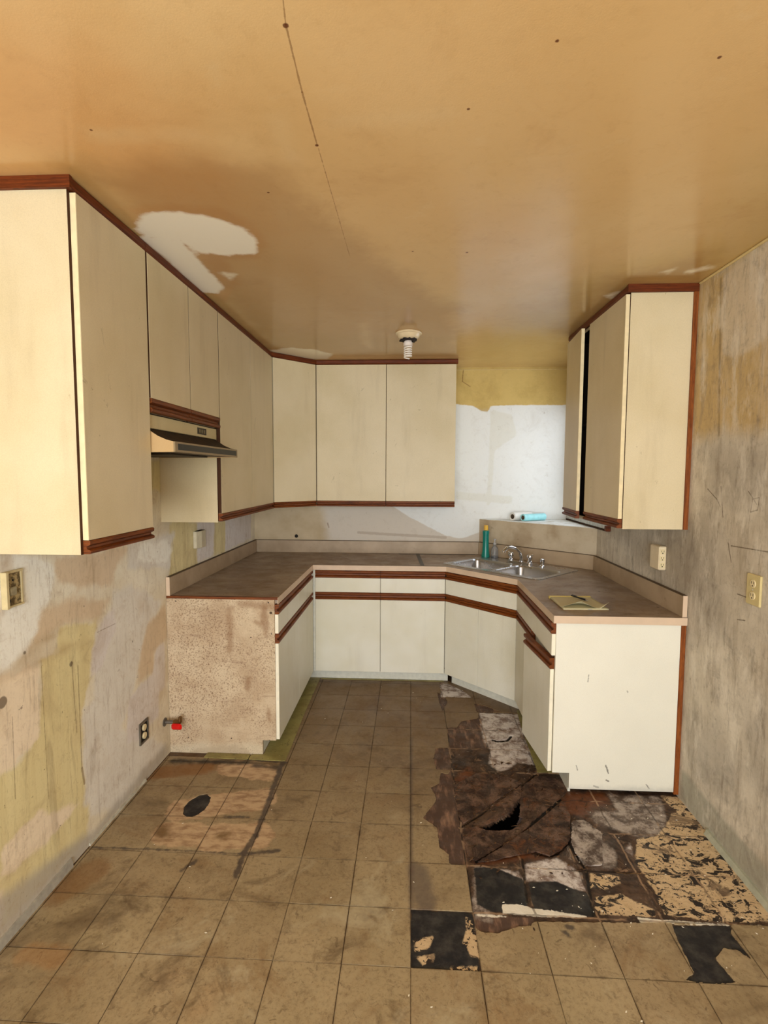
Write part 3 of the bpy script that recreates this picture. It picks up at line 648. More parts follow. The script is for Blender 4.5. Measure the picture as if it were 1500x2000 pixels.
# rotten sheets of the underlayment
t = NT('rotten_underlayment', .75, .25)
k = t.mix(t.rng(t.noise(9, 6, .75, dist=.4), .42, .62), (58, 42, 34), (116, 90, 74))
k = t.mix(t.rng(t.noise(10, 6, .75, off=4, dist=1), .52, .66, 0, .8), k, (112, 68, 38))
k = t.mix(t.rng(t.noise(7, 6, .75, off=9), .52, .7, 0, .75), k, (52, 36, 27))
k = t.grime(k, .7, (8, 24, 70, 160), (30, 20, 15), 20)
k = t.mix(t.rng(t.noise(70, 4, .75, off=2), .62, .72, 0, .7), k, (150, 122, 98))
t.col(k); t.ro(t.rng(t.noise(10), .3, .7, .4, .85)); t.bump(t.math('ADD', t.noise(70, 5, .7), t.math('MULTIPLY', t.noise(15, 4), 2)), .004, .6); M_ROT = t.m
t = NT('grey_underlayment', .7, .3)
k = t.mix(t.rng(t.noise(14, 6, .75, dist=.2), .4, .62), (84, 70, 62), (178, 166, 156)); k = t.mix(t.rng(t.noise(30, 5, .7, off=3), .58, .68), k, (60, 44, 34))
t.col(k); t.bump(t.noise(50, 5, .7), .003, .6); M_GREYSHEET = t.m
def sheet(poly, m, z0, sx_, sy_, amp=.004, thick=.006, seed=0, lab=None):
    xs = [p[0] for p in poly]; ys = [p[1] for p in poly]; st = .009
    gx = np.arange(min(xs)-.01, max(xs)+.012, st); gy = np.arange(min(ys)-.01, max(ys)+.012, st)
    U, V = np.meshgrid(gx, gy, indexing='ij'); P = np.stack([U.ravel(), V.ravel()], 1)
    d = (sdf_poly(P, poly) + amp*.6*value_noise(P, 70, seed)+amp*.9*value_noise(P, 260, seed)+.003*(m is M_ROT)); d = np.minimum(d, .004*value_noise(P, 120, seed)-sdf_poly(P, hole_poly)).reshape(U.shape)
    v_, t_ = tri_clip(gx, gy, d); cx, cyy = sum(xs)/len(xs), sum(ys)/len(ys)
    zf = lambda x, y: z0 + (x-cx)*sx_ + (y-cyy)*sy_ + (.0008*math.sin(x*50+seed)*math.cos(y*44) if m.name != "green_vinyl" else 0)
    o = slab('underlayment_sheet', v_, t_, zf, thick, m, floor, (cx, cyy, z0)); return o
sheet(fr_((128, 430), (330, 330), (560, 340), (740, 410), (480, 580), (215, 770), (170, 700)), M_ROT, -.003, .0, .008, seed=1)
sheet(fr_((250, 795), (500, 610), (740, 440), (735, 530), (650, 660), (480, 760), (350, 800)), M_ROT, -.010, -.01, .05, seed=2)
sheet(fr_((215, 830), (330, 812), (580, 825), (700, 860), (560, 970), (330, 1115), (250, 1090)), M_ROT, -.006, -.03, .0, seed=3)
sheet(fr_((350, 1135), (600, 985), (860, 800), (1110, 590), (1185, 700), (1180, 930), (1110, 1010), (1000, 1075), (880, 1035), (700, 1065), (480, 1120)), M_ROT, -.001, .0, -.01, seed=4)
sheet(fr_((770, 430), (900, 350), (1120, 380), (1165, 480), (1080, 550), (850, 740), (720, 700), (745, 540)), M_ROT, -.005, .01, .02, seed=5)
sheet(fr_((1210, 770), (1310, 760), (1480, 880), (1490, 1170), (1350, 1180), (1230, 1050), (1200, 960)), M_GREYSHEET, .0035, .0, .0, amp=.005, thick=.005, seed=6)
sheet(fr_((590, 870), (700, 810), (840, 740), (800, 800), (640, 930), (560, 960)), M_ROT, -.009, .0, .03, seed=7)

# green vinyl strips round the base cabinets
t = NT('green_vinyl', .45, .4)
k = t.mix(t.rng(t.noise(8, 4), .35, .65), (152, 142, 84), (128, 116, 66)); k = t.mix(t.rng(t.noise(18, 5, .75, off=4, dist=1), .56, .68, 0, .85), k, (70, 58, 34)); k = t.mix(t.rng(t.noise(40, 3, .7, off=9), .68, .72), k, (190, 178, 130))
t.col(k); M_VIN = t.m
def strip(poly, z=.0035, seed=0): return sheet(poly, M_VIN, z, 0, 0, amp=.002, thick=.003, seed=seed)
for i_, pl in enumerate(([(-1.16, 2.752), (-.905, 2.748), (-.905, 2.80), (-1.155, 2.803)], [(-.90, 2.748), (-.69, 2.744), (-.69, 2.86), (-.70, 3.3), (-.70, 3.925), (-.83, 3.925), (-.83, 2.80), (-.90, 2.80)],
             [(.698, 2.716), (.80, 2.722), (.80, 3.43), (.735, 3.46), (.715, 3.20)], [(-.69, 3.905), (.27, 3.912), (.27, 3.928), (-.69, 3.928)])):
    q = strip(pl, .0035, i_); q.name = 'vinyl_strip'; q['label'] = 'strip of old green sheet vinyl'
# splinters and crumbs of the rotten sheet
bm = bmesh.new(); rr2 = random.Random(5)
for i in range(420):
    x, y = rr2.uniform(.24, 1.15), rr2.uniform(1.95, 2.95)
    dd = sdf_poly([(x, y)], rot_hull)[0]
    if dd < -.10 or (dd < 0 and rr2.random() < .6) or sdf_poly([(x, y)], hole_poly)[0] > -.012 or (x > .70 and y > 2.53): continue
    Ls = rr2.uniform(.004, .028); wd = rr2.uniform(.001, .005); a = rr2.gauss(.75, .5); c_, d_ = math.cos(a), math.sin(a); z0 = -.0025+rr2.uniform(0, .002)
    q = [(x-c_*Ls, y-d_*Ls), (x+d_*wd, y-c_*wd), (x+c_*Ls*.9, y+d_*Ls*.9), (x-d_*wd*.7, y+c_*wd)]
    poly_prism(bm, q, z0, z0+rr2.uniform(.001, .0035))
t = NT('rotten_splinters', .8, .2); t.col(t.mix(t.rng(t.noise(40, 3), .35, .65), (44, 29, 20), (104, 76, 52))); 
tag(obj('wood_crumbs', bm, t.m), 'rotten brown wood splinters and crumbs round the hole in the floor', 'wood crumbs', kind='stuff')
# paint chips lying about
bm = bmesh.new()
for i in range(130):
    if i < 60: x, y = random.uniform(.3, 1.3), random.uniform(1.6, 2.5)
    else: x, y = random.uniform(-1.2, 1.3), random.uniform(1.35, 3.8)
    if x > .7 and y > 2.55 or x < -.75 and y > 2.7: continue
    if sdf_poly([(x, y)], rot_hull)[0] > -.01: continue
    s = random.uniform(.0015, .005); a = random.uniform(0, 3.1); z0 = .0008 if damage([(x, y)])[0] < -.01 else -.0005
    c, d = math.cos(a), math.sin(a); q = [(x+c*s, y+d*s), (x-d*s*.6, y+c*s*.6), (x-c*s*1.2, y-d*s*.9), (x+d*s*.4, y-c*s*.5)]
    poly_prism(bm, q, z0, z0+.0011)
tag(obj('paint_chips', bm, plain('paint_chip', (232, 224, 204), .7)), 'small white paint chips scattered over the worn floor', 'paint chips', kind='stuff')

# ------------------------------------------------------------------ CABINETS
PULL = [(0, 0), (.020, 0), (.0245, .003), (.0255, .013), (.020, .018), (.0115, .021), (.0105, .031), (.017, .034), (.0235, .039), (.0245, .052), (.021, .056), (0, .056)]
def pull(fr, u0, u1, z0, parent, h=.056, m=None):
    return obj('finger_pull', fr.prof(u0, u1, [(v, z_*h/.056) for v, z_ in PULL], z0), m or M_OAK, parent)
def front(name, fr, u0, u1, z0, z1, parent, m, edge=None, label=None, zp=None, hp=.056, th=.02, dark=False):
    """door or drawer front with its wooden finger pull above or below"""
    d = obj(name, fr.box(u0, u1, .0005, th, z0, z1, .0012), m, parent, label=label)
    if edge:   # pale edge band on the side turned to the room
        for s in edge:
            uu = (u0-.0006, u0+.0004) if s == 'a' else (u1-.0004, u1+.0006)
            obj('edge_band', fr.box(*uu, .0012, th-.0008, z0+.001, z1-.001, 0), M_SEAM if dark else (M_EDGE if m is M_UP else M_EDGEW), d)
    if zp is not None: pull(fr, u0, u1, zp, d, hp)
    return d
ZU = 1.345; UT = 2.474
def seams(fr, us_, z0, z1, parent, w=.010):
    bm = bmesh.new()
    for u in us_: box(bm, (u-w, -.0006, z0), (u+w, .0004, z1))
    bm.transform(fr.M()); return obj('face_frame', bm, M_SEAM, parent, label='dark face frame edge seen between the doors')
def crown(fr, u0, u1, parent, v=.012):
    b = fr.prof(u0, u1, [(0, 0), (v, 0), (v+.006, .008), (v+.006, .030), (v, .0365), (0, .0365)], UT); return obj('crown_strip', b, M_OAKD, parent)
def shell(fr, u0, u1, z0, z1, depth, parent, m, open_front=True, name='body'):
    """open box carcass: two sides, top, bottom, back"""
    w = .016; bm = bmesh.new()
    for a, b in (((u0, -depth, z0), (u0+w, 0, z1)), ((u1-w, -depth, z0), (u1, 0, z1)), ((u0+w, -depth, z0), (u1-w, 0, z0+w)), ((u0+w, -depth, z1-w), (u1-w, 0, z1)), ((u0+w, -depth, z0+w), (u1-w, -depth+.006, z1-w))): box(bm, a, b)
    bm.transform(fr.M()); return obj(name, bm, m, parent)

XF = XL+.3211          # body front of the left run
FL = Fr((XF, 0), (0, 1))   # u = y, v = +x
# 1 nearest left upper
c = thing('upper_cabinet', 'tall single-door cream upper cabinet nearest the camera on left wall, broad side panel showing', 'cabinet', (XL+.16, 1.81, ZU))
shell(FL, 1.592, 2.026, ZU, UT, .3205, c, M_UP)
front('door', FL, 1.604, 2.022, ZU+.046, UT-.004, c, M_UP, 'a', zp=ZU+.001, hp=.044); seams(FL, (1.602, 2.016), ZU, UT, c); crown(FL, 1.592, 2.026, c)
b_m = FL.box(1.580, 1.592, -.3205, .018, UT, 2.5105, 0); obj('crown_strip', b_m, M_OAKD, c)
# 2 over the hood
c = thing('upper_cabinet', 'short two-door cream upper cabinet mounted above the range hood', 'cabinet', (XL+.16, 2.41, 1.85))
shell(FL, 2.028, 2.775, 1.85, UT, .3205, c, M_UP)
for a, b in ((2.034, 2.407), (2.412, 2.774)): front('door', FL, a, b, 1.85+.058, UT-.004, c, M_UP, 'a', zp=1.852, hp=.056, dark=True)
seams(FL, (2.038, 2.4095, 2.765), 1.85, UT, c); crown(FL, 2.028, 2.775, c)
# 3 far left
c = thing('upper_cabinet', 'two-door cream upper cabinet on left wall between range hood and angled corner cabinet', 'cabinet', (XL+.16, 3.31, ZU))
shell(FL, 2.777, 3.865, 1.338, UT, .3205, c, M_UP)
for a, b in ((2.782, 3.3325), (3.3355, 3.856)): front('door', FL, a, b, ZU+.042, UT-.004, c, M_UP, 'a', zp=ZU-.002, hp=.044, dark=True)
seams(FL, (2.787, 3.334, 3.855), ZU, UT, c); crown(FL, 2.777, 3.865, c)
# 4 angled corner
FB = Fr((0, YB-.3211), (1, 0))   # v = -y
pA, pB = (XF+.003, 3.867), (-.768, YB-.3245)
L4 = math.dist(pA, pB); FD = Fr(pA, (pB[0]-pA[0], pB[1]-pA[1]))
c = thing('upper_cabinet', 'angled single-door cream upper cabinet in the far left corner', 'cabinet', (XL+.25, YB-.25, ZU))
bm = bmesh.new(); poly_prism(bm, [(XL+.001, 3.867), pA, pB, (-.768, YB-.001), (XL+.001, YB-.001)], ZU, UT); obj('body', bm, M_UP, c)
front('door', FD, .012, L4-.012, ZU+.044, UT-.004, c, M_UP, zp=ZU, hp=.044); seams(FD, (.0105, L4-.0105), ZU+.002, UT-.001, c); crown(FD, -.004, L4+.004, c)
# 5 back
c = thing('upper_cabinet', 'wide two-door cream upper cabinet on the back wall beside bare white plaster', 'cabinet', (-.2, YB-.16, ZU))
shell(FB, -.764, .354, ZU, UT, .3205, c, M_UP)
for a, b in ((-.758, -.201), (-.197, .352)): front('door', FB, a, b, ZU+.044, UT-.004, c, M_UP, zp=ZU-.001, hp=.044)
seams(FB, (-.7535, -.199, .340), ZU, UT, c); crown(FB, -.766, .366, c)
# 6 right
XF6 = 1.0425
FRU = Fr((XF6, 0), (0, -1))    # u = -y, v = -x
c = thing('upper_cabinet', 'cream upper cabinet on the right wall with its far door standing ajar', 'cabinet', (1.19, 3.04, ZU))
shell(FRU, -3.505, -2.585, ZU-.003, UT, XR-XF6-.0005, c, M_UP)
front('door', FRU, -3.095, -2.592, ZU+.046, UT-.004, c, M_UP, 'b', zp=ZU, hp=.046)
aj = Fr((XF6-.003, 3.503), (-.075, -1)); front('door', aj, 0, .36, ZU+.046, UT-.012, c, M_UP, 'b', label='cream door standing ajar', zp=ZU, hp=.046)
seams(FRU, (-3.495, -3.098, -2.595), ZU, UT, c); crown(FRU, -3.505, -2.585, c)
obj('crown_strip', B((XF6-.018, 2.572, UT), (XR-.0005, 2.585, 2.5105)), M_OAKD, c)
obj('scribe_strip', B((XR-.021, 2.574, ZU-.003), (XR-.0005, 2.5845, UT-.0005), .001), M_OAKV, c)
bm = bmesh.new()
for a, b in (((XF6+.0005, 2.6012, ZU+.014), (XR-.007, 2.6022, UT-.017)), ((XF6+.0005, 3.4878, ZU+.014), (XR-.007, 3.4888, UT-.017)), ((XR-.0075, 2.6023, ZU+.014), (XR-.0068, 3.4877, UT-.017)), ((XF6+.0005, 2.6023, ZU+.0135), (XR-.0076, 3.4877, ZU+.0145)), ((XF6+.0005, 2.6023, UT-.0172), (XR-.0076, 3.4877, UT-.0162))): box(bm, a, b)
obj('interior_shade_lining', bm, M_DARK, c)  # thin dark plates added to paint shade into the cabinet inside
# shelf coloured near black too, as shade inside the ajar right cabinet
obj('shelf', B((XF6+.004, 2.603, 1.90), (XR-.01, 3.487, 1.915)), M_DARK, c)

# ------- base cabinets
ZD0, ZD1, ZP1, ZDR, ZP2 = .090, .651, .651, .707, .818
def base_fronts(fr, spans, c, m, edge0=None, skip=()):
    for i, (a, b) in enumerate(spans):
        e = 'a' if (edge0 == 'a' and i == 0) else ('b' if edge0 == 'b' and i == len(spans)-1 else None)
        if i not in skip: front('door', fr, a, b, ZD0, ZD1, c, m, e, zp=ZP1)
def drawers(fr, spans, c, m, edge0=None):
    for i, (a, b) in enumerate(spans):
        e = 'a' if (edge0 == 'a' and i == 0) else ('b' if edge0 == 'b' and i == len(spans)-1 else None)
        front('drawer', fr, a, b, ZDR+.001, ZP2, c, m, e, zp=ZP2)
ZB = -.0034
# left run
t = NT('stained_particleboard', .7, .25)
k = t.mix(t.rng(t.noise(6, 4, .6), .3, .7), (204, 184, 154), (182, 158, 128))
big = t.rng(t.noise(3.2, 4, .65, off=5), .36, .55, .25, 1)
spk = t.rng(t.noise(1, 5, .75, stretch=(110, 110, 130), off=2), .50, .62)
k = t.mix(t.math('MULTIPLY', spk, t.math('MULTIPLY', big, .85)), k, (112, 82, 60))
k = t.mix(t.rng(t.noise(1, 4, .7, stretch=(4, 4, 26), off=8), .55, .75, 0, .5), k, (132, 102, 82))
yy = 2.807
for a, b, r, o_ in (((400, 1490), (460, 1488), .10, .8), ((448, 1190), (450, 1270), .016, .7), ((515, 1190), (520, 1235), .02, .85), ((485, 1325), (483, 1345), .014, .9), ((524, 1385), (526, 1405), .008, .8), ((470, 1180), (535, 1185), .02, .6), ((500, 1215), (510, 1220), .012, .7)):
    k = t.mix(t.seg(at(*a, 'y', yy), at(*b, 'y', yy), r, .014, .03, 20, o_*.7), k, (134, 98, 66))
k = t.mix(t.seg(at(332, 1478, 'y', yy), at(510, 1478, 'y', yy), .075, .02, .03, 10, .4), k, (206, 196, 170))
for a in ((343, 1174), (524, 1177), (530, 1238), (490, 1245), (368, 1440), (452, 1442), (526, 1446)):
    q = at(*a, 'y', yy); k = t.mix(t.seg(q, q, .0035, .001), k, (30, 20, 14))
q = at(529, 1197, 'y', yy); k = t.mix(t.seg(q, q, .008, .003, .006, 90), k, (74, 56, 38))
t.col(k); t.bump(t.noise(150, 3), .001, .3); M_PB = t.m
FBL = Fr((XF+.30, 0), (0, 1))         # body front x = -.7575
XBL = XF+.30
c = thing('base_cabinet', 'left base cabinet with stained bare particleboard end panel facing the room', 'cabinet', (-1.07, 3.3, ZB))
bm = bmesh.new(); pts = [(XL+.0015, ZB), (-.835, ZB), (-.835, .085), (XBL, .085), (XBL, CT-.014), (XL+.0015, CT-.014)]
fa = [bm.verts.new((x, 2.807, z_)) for x, z_ in pts]; fb = [bm.verts.new((x, 2.8225, z_)) for x, z_ in pts]
for i in range(len(pts)): bm.faces.new((fa[i], fa[(i+1) % 6], fb[(i+1) % 6], fb[i]))
bm.faces.new(fa); bm.faces.new(fb[::-1]); obj('end_panel', bm, M_PB, c, label='bare particleboard end panel with brown stains')
obj('body', B((XL+.0015, 2.8262, .088), (XBL, 3.8665, CT-.0395)), M_LO, c)
obj('toe_kick', B((-.850, 2.8262, ZB), (-.836, 3.93, .0875)), M_TOE, c)
obj('stile', B((XBL, 3.832, .088), (-.7392, 3.8465, CT-.0395), .001), M_TOE, c)
sp2 = [(2.812, 3.333), (3.335, 3.828)]
seams(FBL, (2.836, 3.334), .0885, CT-.04, c); base_fronts(FBL, sp2, c, M_LO, 'a'); drawers(FBL, sp2, c, M_LO, 'a')
# back run
FBB = Fr((0, YB-.62), (1, 0))
c = thing('base_cabinet', 'two-door white base cabinet along the back wall, two drawers above its doors', 'cabinet', (-.2, 4.18, ZB))
obj('body', B((XBL+.0005, YB-.62, .0885), (.268, YB-.0015, CT-.0395)), M_LO, c)
obj('toe_kick', B((-.7995, 3.935, ZB), (.30, 3.949, .088)), M_TOE, c)
obj('stile', B((-.7385, YB-.638, .0885), (-.7215, YB-.6203, CT-.0395), .001), M_TOE, c)
sp2 = [(-.7205, -.2245), (-.2215, .2645)]
seams(FBB, (-.712, -.223, .258), .0885, CT-.04, c); base_fronts(FBB, sp2, c, M_LO); drawers(FBB, sp2, c, M_LO)
# angled sink base
q0, q1 = (.276, 3.8655), (.7255, 3.413); LD = math.dist(q0, q1); FDS = Fr(q0, (q1[0]-q0[0], q1[1]-q0[1]))
c = thing('base_cabinet', 'angled white two-door base cabinet under the sink', 'cabinet', (.75, 3.95, ZB))
bm = bmesh.new(); iq = [(q0[0], q0[1]), (q1[0], q1[1]), (XR-.003, 3.41), (XR-.003, 3.78), (.60, YB-.01), (.276, YB-.01)]
n = len(iq); lo = [bm.verts.new((x, y, .089)) for x, y in iq]; hi = [bm.verts.new((x, y, CT-.0395)) for x, y in iq]
for i in range(n): bm.faces.new((lo[i], lo[(i+1) % n], hi[(i+1) % n], hi[i]))
bm.faces.new(lo[::-1])      # open on top for the bowls
obj('body', bm, M_LO, c)
obj('toe_kick', FDS.box(.012, LD+.03, -.075, -.062, ZB, .0885, 0), M_TOE, c)
sp2 = [(.008, LD/2-.001), (LD/2+.001, LD-.006)]
seams(FDS, (.012, LD/2, LD-.012), .0895, CT-.04, c); base_fronts(FDS, sp2, c, M_LO); drawers(FDS, [(.008, LD-.006)], c, M_LO)
# right run
FBR = Fr((.7275, 0), (0, -1))
c = thing('base_cabinet', 'right base cabinet with broad white end panel and near door hanging ajar', 'cabinet', (1.04, 2.97, ZB))
bm = bmesh.new(); pts = [(.7275, .103), (.812, .103), (.812, .0205), (XR-.024, .0205), (XR-.024, CT-.0395), (.7275, CT-.0395)]
fa = [bm.verts.new((x, 2.548, z_)) for x, z_ in pts]; fb = [bm.verts.new((x, 2.564, z_)) for x, z_ in pts]
for i in range(len(pts)): bm.faces.new((fa[i], fa[(i+1) % 6], fb[(i+1) % 6], fb[i]))
bm.faces.new(fa); bm.faces.new(fb[::-1])
t = NT('white_end_panel', .4, .35); k = t.mix(t.rng(t.noise(2, 3), .3, .7), (230, 226, 210), (224, 220, 204)); k = t.mix(t.rng(t.noise(420, 1), .4, .7, 0, .08), k, (150, 130, 90))
for a, b, r, o_ in (((1183, 1495), (1188, 1510), .004, .8), ((1150, 1318), (1148, 1332), .002, .6), ((1225, 1350), (1226, 1352), .003, .5), ((1262, 1532), (1268, 1540), .003, .7), ((1125, 1495), (1128, 1504), .002, .7), ((1160, 1535), (1168, 1538), .004, .5), ((1184, 1524), (1188, 1526), .003, .8)):
    k = t.mix(t.seg(at(*a, 'y', 2.548), at(*b, 'y', 2.548), r, .0015, .006, 60, o_), k, (96, 92, 84))
k = t.mix(t.seg(at(1115, 1543, 'y', 2.548), at(1315, 1545, 'y', 2.548), .02, .02, .03, 16, .4), k, (150, 150, 144))
t.col(k); M_WEP = t.m
obj('end_panel', bm, M_WEP, c)
obj('body', B((.7275, 2.5645, .105), (XR-.003, 3.405, CT-.0395)), M_LO, c)
obj('toe_kick', B((.812, 2.5645, ZB), (.824, 3.40, .1045)), M_TOE, c)
obj('scribe_strip', B((XR-.0235, 2.544, .010), (XR-.0005, 2.562, CT-.0395), .001), M_OAKV, c)
front('door', FBR, -3.398, -2.972, ZD0+.01, ZD1, c, M_LO, zp=ZP1)
aj = Fr((.7265, 2.556), (-.043/.40, 1)); aj.v = Vector((-aj.u.y, aj.u.x, 0)) 
front('door', aj, .006, .408, ZD0+.012, ZD1-.016, c, M_LO, 'a', label='white door hanging ajar', zp=ZP1-.015)
seams(FBR, (-3.39, -2.968, -2.575), .1055, CT-.04, c); drawers(FBR, [(-3.398, -2.552)], c, M_LO, 'b')

# ------------------------------------------------------------------ COUNTERTOP
t = NT('worn_counter_laminate', .5, .4)
k = t.mix(t.rng(t.noise(3.5, 4, .6, dist=.5), .32, .7), (164, 146, 126), (138, 118, 98))
k = t.mix(t.rng(t.noise(9, 5, .75, off=3, stretch=(1, 2.4, 1), dist=.8), .5, .72, 0, .6), k, (106, 88, 70))
k = t.mix(t.rng(t.noise(7, 5, .75, off=8, dist=1), .56, .72, 0, .5), k, (182, 166, 148))
k = t.mix(t.rng(t.noise(55, 4, .7, off=2), .66, .73, 0, .8), k, (52, 40, 30))
for a, r in (((338, 1156), .006), ((457, 1110), .005), ((1170, 1155), .007), ((1183, 1153), .006), ((1285, 1186), .007), ((865, 1077), .006), ((368, 1154), .004)):
    q = at(*a, 'z', CT); k = t.mix(t.seg(q, q, r, .002, .002, 80), k, (40, 26, 18))
t.col(k); k = t.grime(k, .45, (3, 8, 24, 80), (92, 72, 54)); t.put(t.b.inputs['Base Color'], k); t.ro(t.rng(t.noise(8, 4), .3, .7, .35, .6)); M_CT = t.m
M_CE = plain('counter_edge_laminate', (214, 188, 160), .45, var=.04, scale=12)
t = NT('backsplash_laminate', .45, .4); k = t.mix(t.rng(t.noise(5, 4), .35, .7), (178, 156, 128), (160, 138, 110)); k = t.mix(t.rng(t.noise(20, 5, .7, off=3), .64, .74, 0, .5), k, (112, 90, 66)); t.col(k); M_BS = t.m
counter = thing('countertop', 'worn brown laminate countertop wrapping round three sides in a U', 'countertop', (-.2, 4.1, CT-.039))
outer = [(XL+.002, 2.823), (-.7386, 2.823), (-.7386, YB-.64), (.2718, YB-.64), (.7117, 3.405), (.7117, 2.5363), (XR-.002, 2.5363), (XR-.002, 3.789), (.5975, YB-.002), (XL+.002, YB-.002)]
sd = Vector((.704, -.7102, 0)).normalized(); sn = Vector((-sd.y, sd.x, 0)); SC = Vector((.735, 3.868, CT))
def sk(s, t_, z_): return SC + sd*s + sn*t_ + Vector((0, 0, z_))
cut = [tuple(sk(a, b, 0)[:2]) for a, b in ((-.405, -.235), (.405, -.235), (.405, .135), (-.405, .135))]
def holed_slab(outer, holes, z0, z1):
    bm = bmesh.new(); loops = [outer]+holes; flat = [p for l in loops for p in l]
    tr = tessellate_polygon([[Vector((x, y, 0)) for x, y in l] for l in loops])
    lo = [bm.verts.new((x, y, z0)) for x, y in flat]; hi = [bm.verts.new((x, y, z1)) for x, y in flat]
    for a, b, c_ in tr:
        bm.faces.new((hi[a], hi[b], hi[c_])); bm.faces.new((lo[c_], lo[b], lo[a]))
    i0 = 0
    for l in loops:
        n = len(l)
        for i in range(n):
            a, b = i0+i, i0+(i+1) % n; bm.faces.new((lo[a], lo[b], hi[b], hi[a]))
        i0 += n
    return bm
obj('counter_slab', holed_slab(outer, [cut], CT-.037, CT), M_CT, counter)
def edge_run(p, q, name='edge_strip', m=None, z0=CT-.038, z1=CT-.0003, th=.002, par=None):
    fr = Fr(p, (q[0]-p[0], q[1]-p[1])); L_ = math.dist(p, q); return obj(name, fr.box(0, L_, 0, th, z0, z1, 0), m or M_CE, par or counter)
obj('edge_strip', B((XL+.002, 2.8065, CT-.0138), (-.7386, 2.8228, CT-.0001)), M_OAK, counter).__setitem__('label', 'bare wood edge where the laminate strip is missing')
edge_run((-.7386, 2.8065), (-.7386, YB-.64)); edge_run((-.7386, YB-.64), (.2718, YB-.64)); edge_run((.2718, YB-.64), (.7117, 3.405)); edge_run((.7117, 3.405), (.7117, 2.5343)); edge_run((.7097, 2.5363), (XR-.002, 2.5363))
def splash(p, q, m=M_BS, th=.02):
    fr = Fr(p, (q[0]-p[0], q[1]-p[1])); L_ = math.dist(p, q)
    o = obj('backsplash', fr.box(0, L_, .001, th, CT, CT+.105, .001), m, counter)
    obj('backsplash_top', fr.box(0, L_, .001, th+.001, CT+.1051, CT+.108, 0), M_BSD, o); return fr, L_
M_BSD = plain('backsplash_top_edge', (92, 72, 50), .6, var=.15)
# left: runs along +y facing +x
splash((XL+.002, 2.81), (XL+.002, YB-.002)); splash((XL+.022, YB-.002), (.590, YB-.002)); splash((.604, YB-.008), (XR-.006, 3.802)); splash((XR-.002, 3.783), (XR-.002, 2.545))
obj('backsplash_end', B((XL+.0025, 2.806, CT+.001), (XL+.0235, 2.8095, CT+.107)), M_CE, counter); obj('backsplash_end', B((XR-.0235, 2.541, CT+.001), (XR-.0025, 2.5445, CT+.107)), M_CE, counter)

# ------------------------------------------------------------------ SINK
t = NT('stainless_steel', .28, .5, .95); t.col(t.mix(t.noise(14, 4), (190, 192, 196), (176, 176, 178))); t.ro(t.rng(t.noise(6, 3), .3, .7, .24, .32)); M_SS = t.m
M_CHR = NT('chrome', .08, .5, 1).col((214, 214, 216)).m
sink = thing('sink', 'stainless steel double-bowl sink set diagonally into the corner counter', 'sink', tuple(SC))
def rr(cx, cy_, hx, hy, r, n=5):
    out = []
    for qx, qy, a0 in ((1, 1, 0), (-1, 1, 90), (-1, -1, 180), (1, -1, 270)):
        for i in range(n+1):
            a = math.radians(a0+90*i/n); out.append((cx+qx*(hx-r)+r*math.cos(a), cy_+qy*(hy-r)+r*math.sin(a)))
    return out
R0 = rr(0, 0, .422, .272, .035); bowls = [rr(-.203, -.055, .185, .168, .05), rr(.203, -.055, .185, .168, .05)]
bm = bmesh.new(); loops = [R0]+bowls; flat = [p for l in loops for p in l]
tr = tessellate_polygon([[Vector((x, y, 0)) for x, y in l] for l in loops])
v1 = [bm.verts.new(sk(x, y, .0045)) for x, y in flat]; v0 = [bm.verts.new(sk(x*1.006, y*1.008, .0008)) for x, y in R0]
for a, b, c_ in tr: bm.faces.new((v1[a], v1[b], v1[c_]))
for i in range(len(R0)): bm.faces.new((v1[i], v1[(i+1) % len(R0)], v0[(i+1) % len(R0)], v0[i]))
obj('rim', bm, M_SS, sink)
for bx in (-.203, .203):
    bm = bmesh.new(); prev = None
    for ins, dz in ((0, .0045), (.004, .001), (.008, -.01), (.014, -.12), (.022, -.15), (.045, -.165), (.12, -.170)):
        ring = [bm.verts.new(sk(x, y, dz)) for x, y in rr(bx, -.055, .185-ins, .168-ins, max(.05-ins*.3, .02))]
        if prev:
            for i in range(len(ring)): bm.faces.new((prev[i], prev[(i+1) % len(ring)], ring[(i+1) % len(ring)], ring[i]))
        prev = ring
    bm.faces.new(prev); o = obj('bowl', bm, M_SS, sink, smooth='all')
    bmd = lathe(bmesh.new(), tuple(sk(bx, -.055, -.1695)), [(.042, 0), (.042, .002), (.03, .001), (.028, -.001)], 20); obj('drain', bmd, M_CHR, o, smooth=True)
# faucet
fau = thing('faucet', 'small chrome faucet with curved spout on the back of the sink deck', 'faucet', tuple(sk(-.03, .2, .0046)))
bm = bmesh.new(); pts = rr(-.03, .205, .11, .028, .027); lo = [bm.verts.new(sk(x, y, .0048)) for x, y in pts]; hi = [bm.verts.new(sk(x, y-.0, .016)) for x, y in pts]
for i in range(len(pts)): bm.faces.new((lo[i], lo[(i+1) % len(pts)], hi[(i+1) % len(pts)], hi[i]))
bm.faces.new(lo[::-1]); bm.faces.new(hi); obj('base_plate', bm, M_CHR, fau)
sp0 = sk(-.02, .205, .016)
P_ = [sk(-.02, .205, .016), sk(-.021, .204, .05), sk(-.027, .19, .09), sk(-.04, .16, .12), sk(-.058, .12, .135), sk(-.072, .085, .130), sk(-.080, .062, .112), sk(-.082, .056, .095)]
obj('spout', tube(bmesh.new(), P_, [.016, .014, .012, .011, .011, .011, .012, .013], 12), M_CHR, fau, smooth=True)
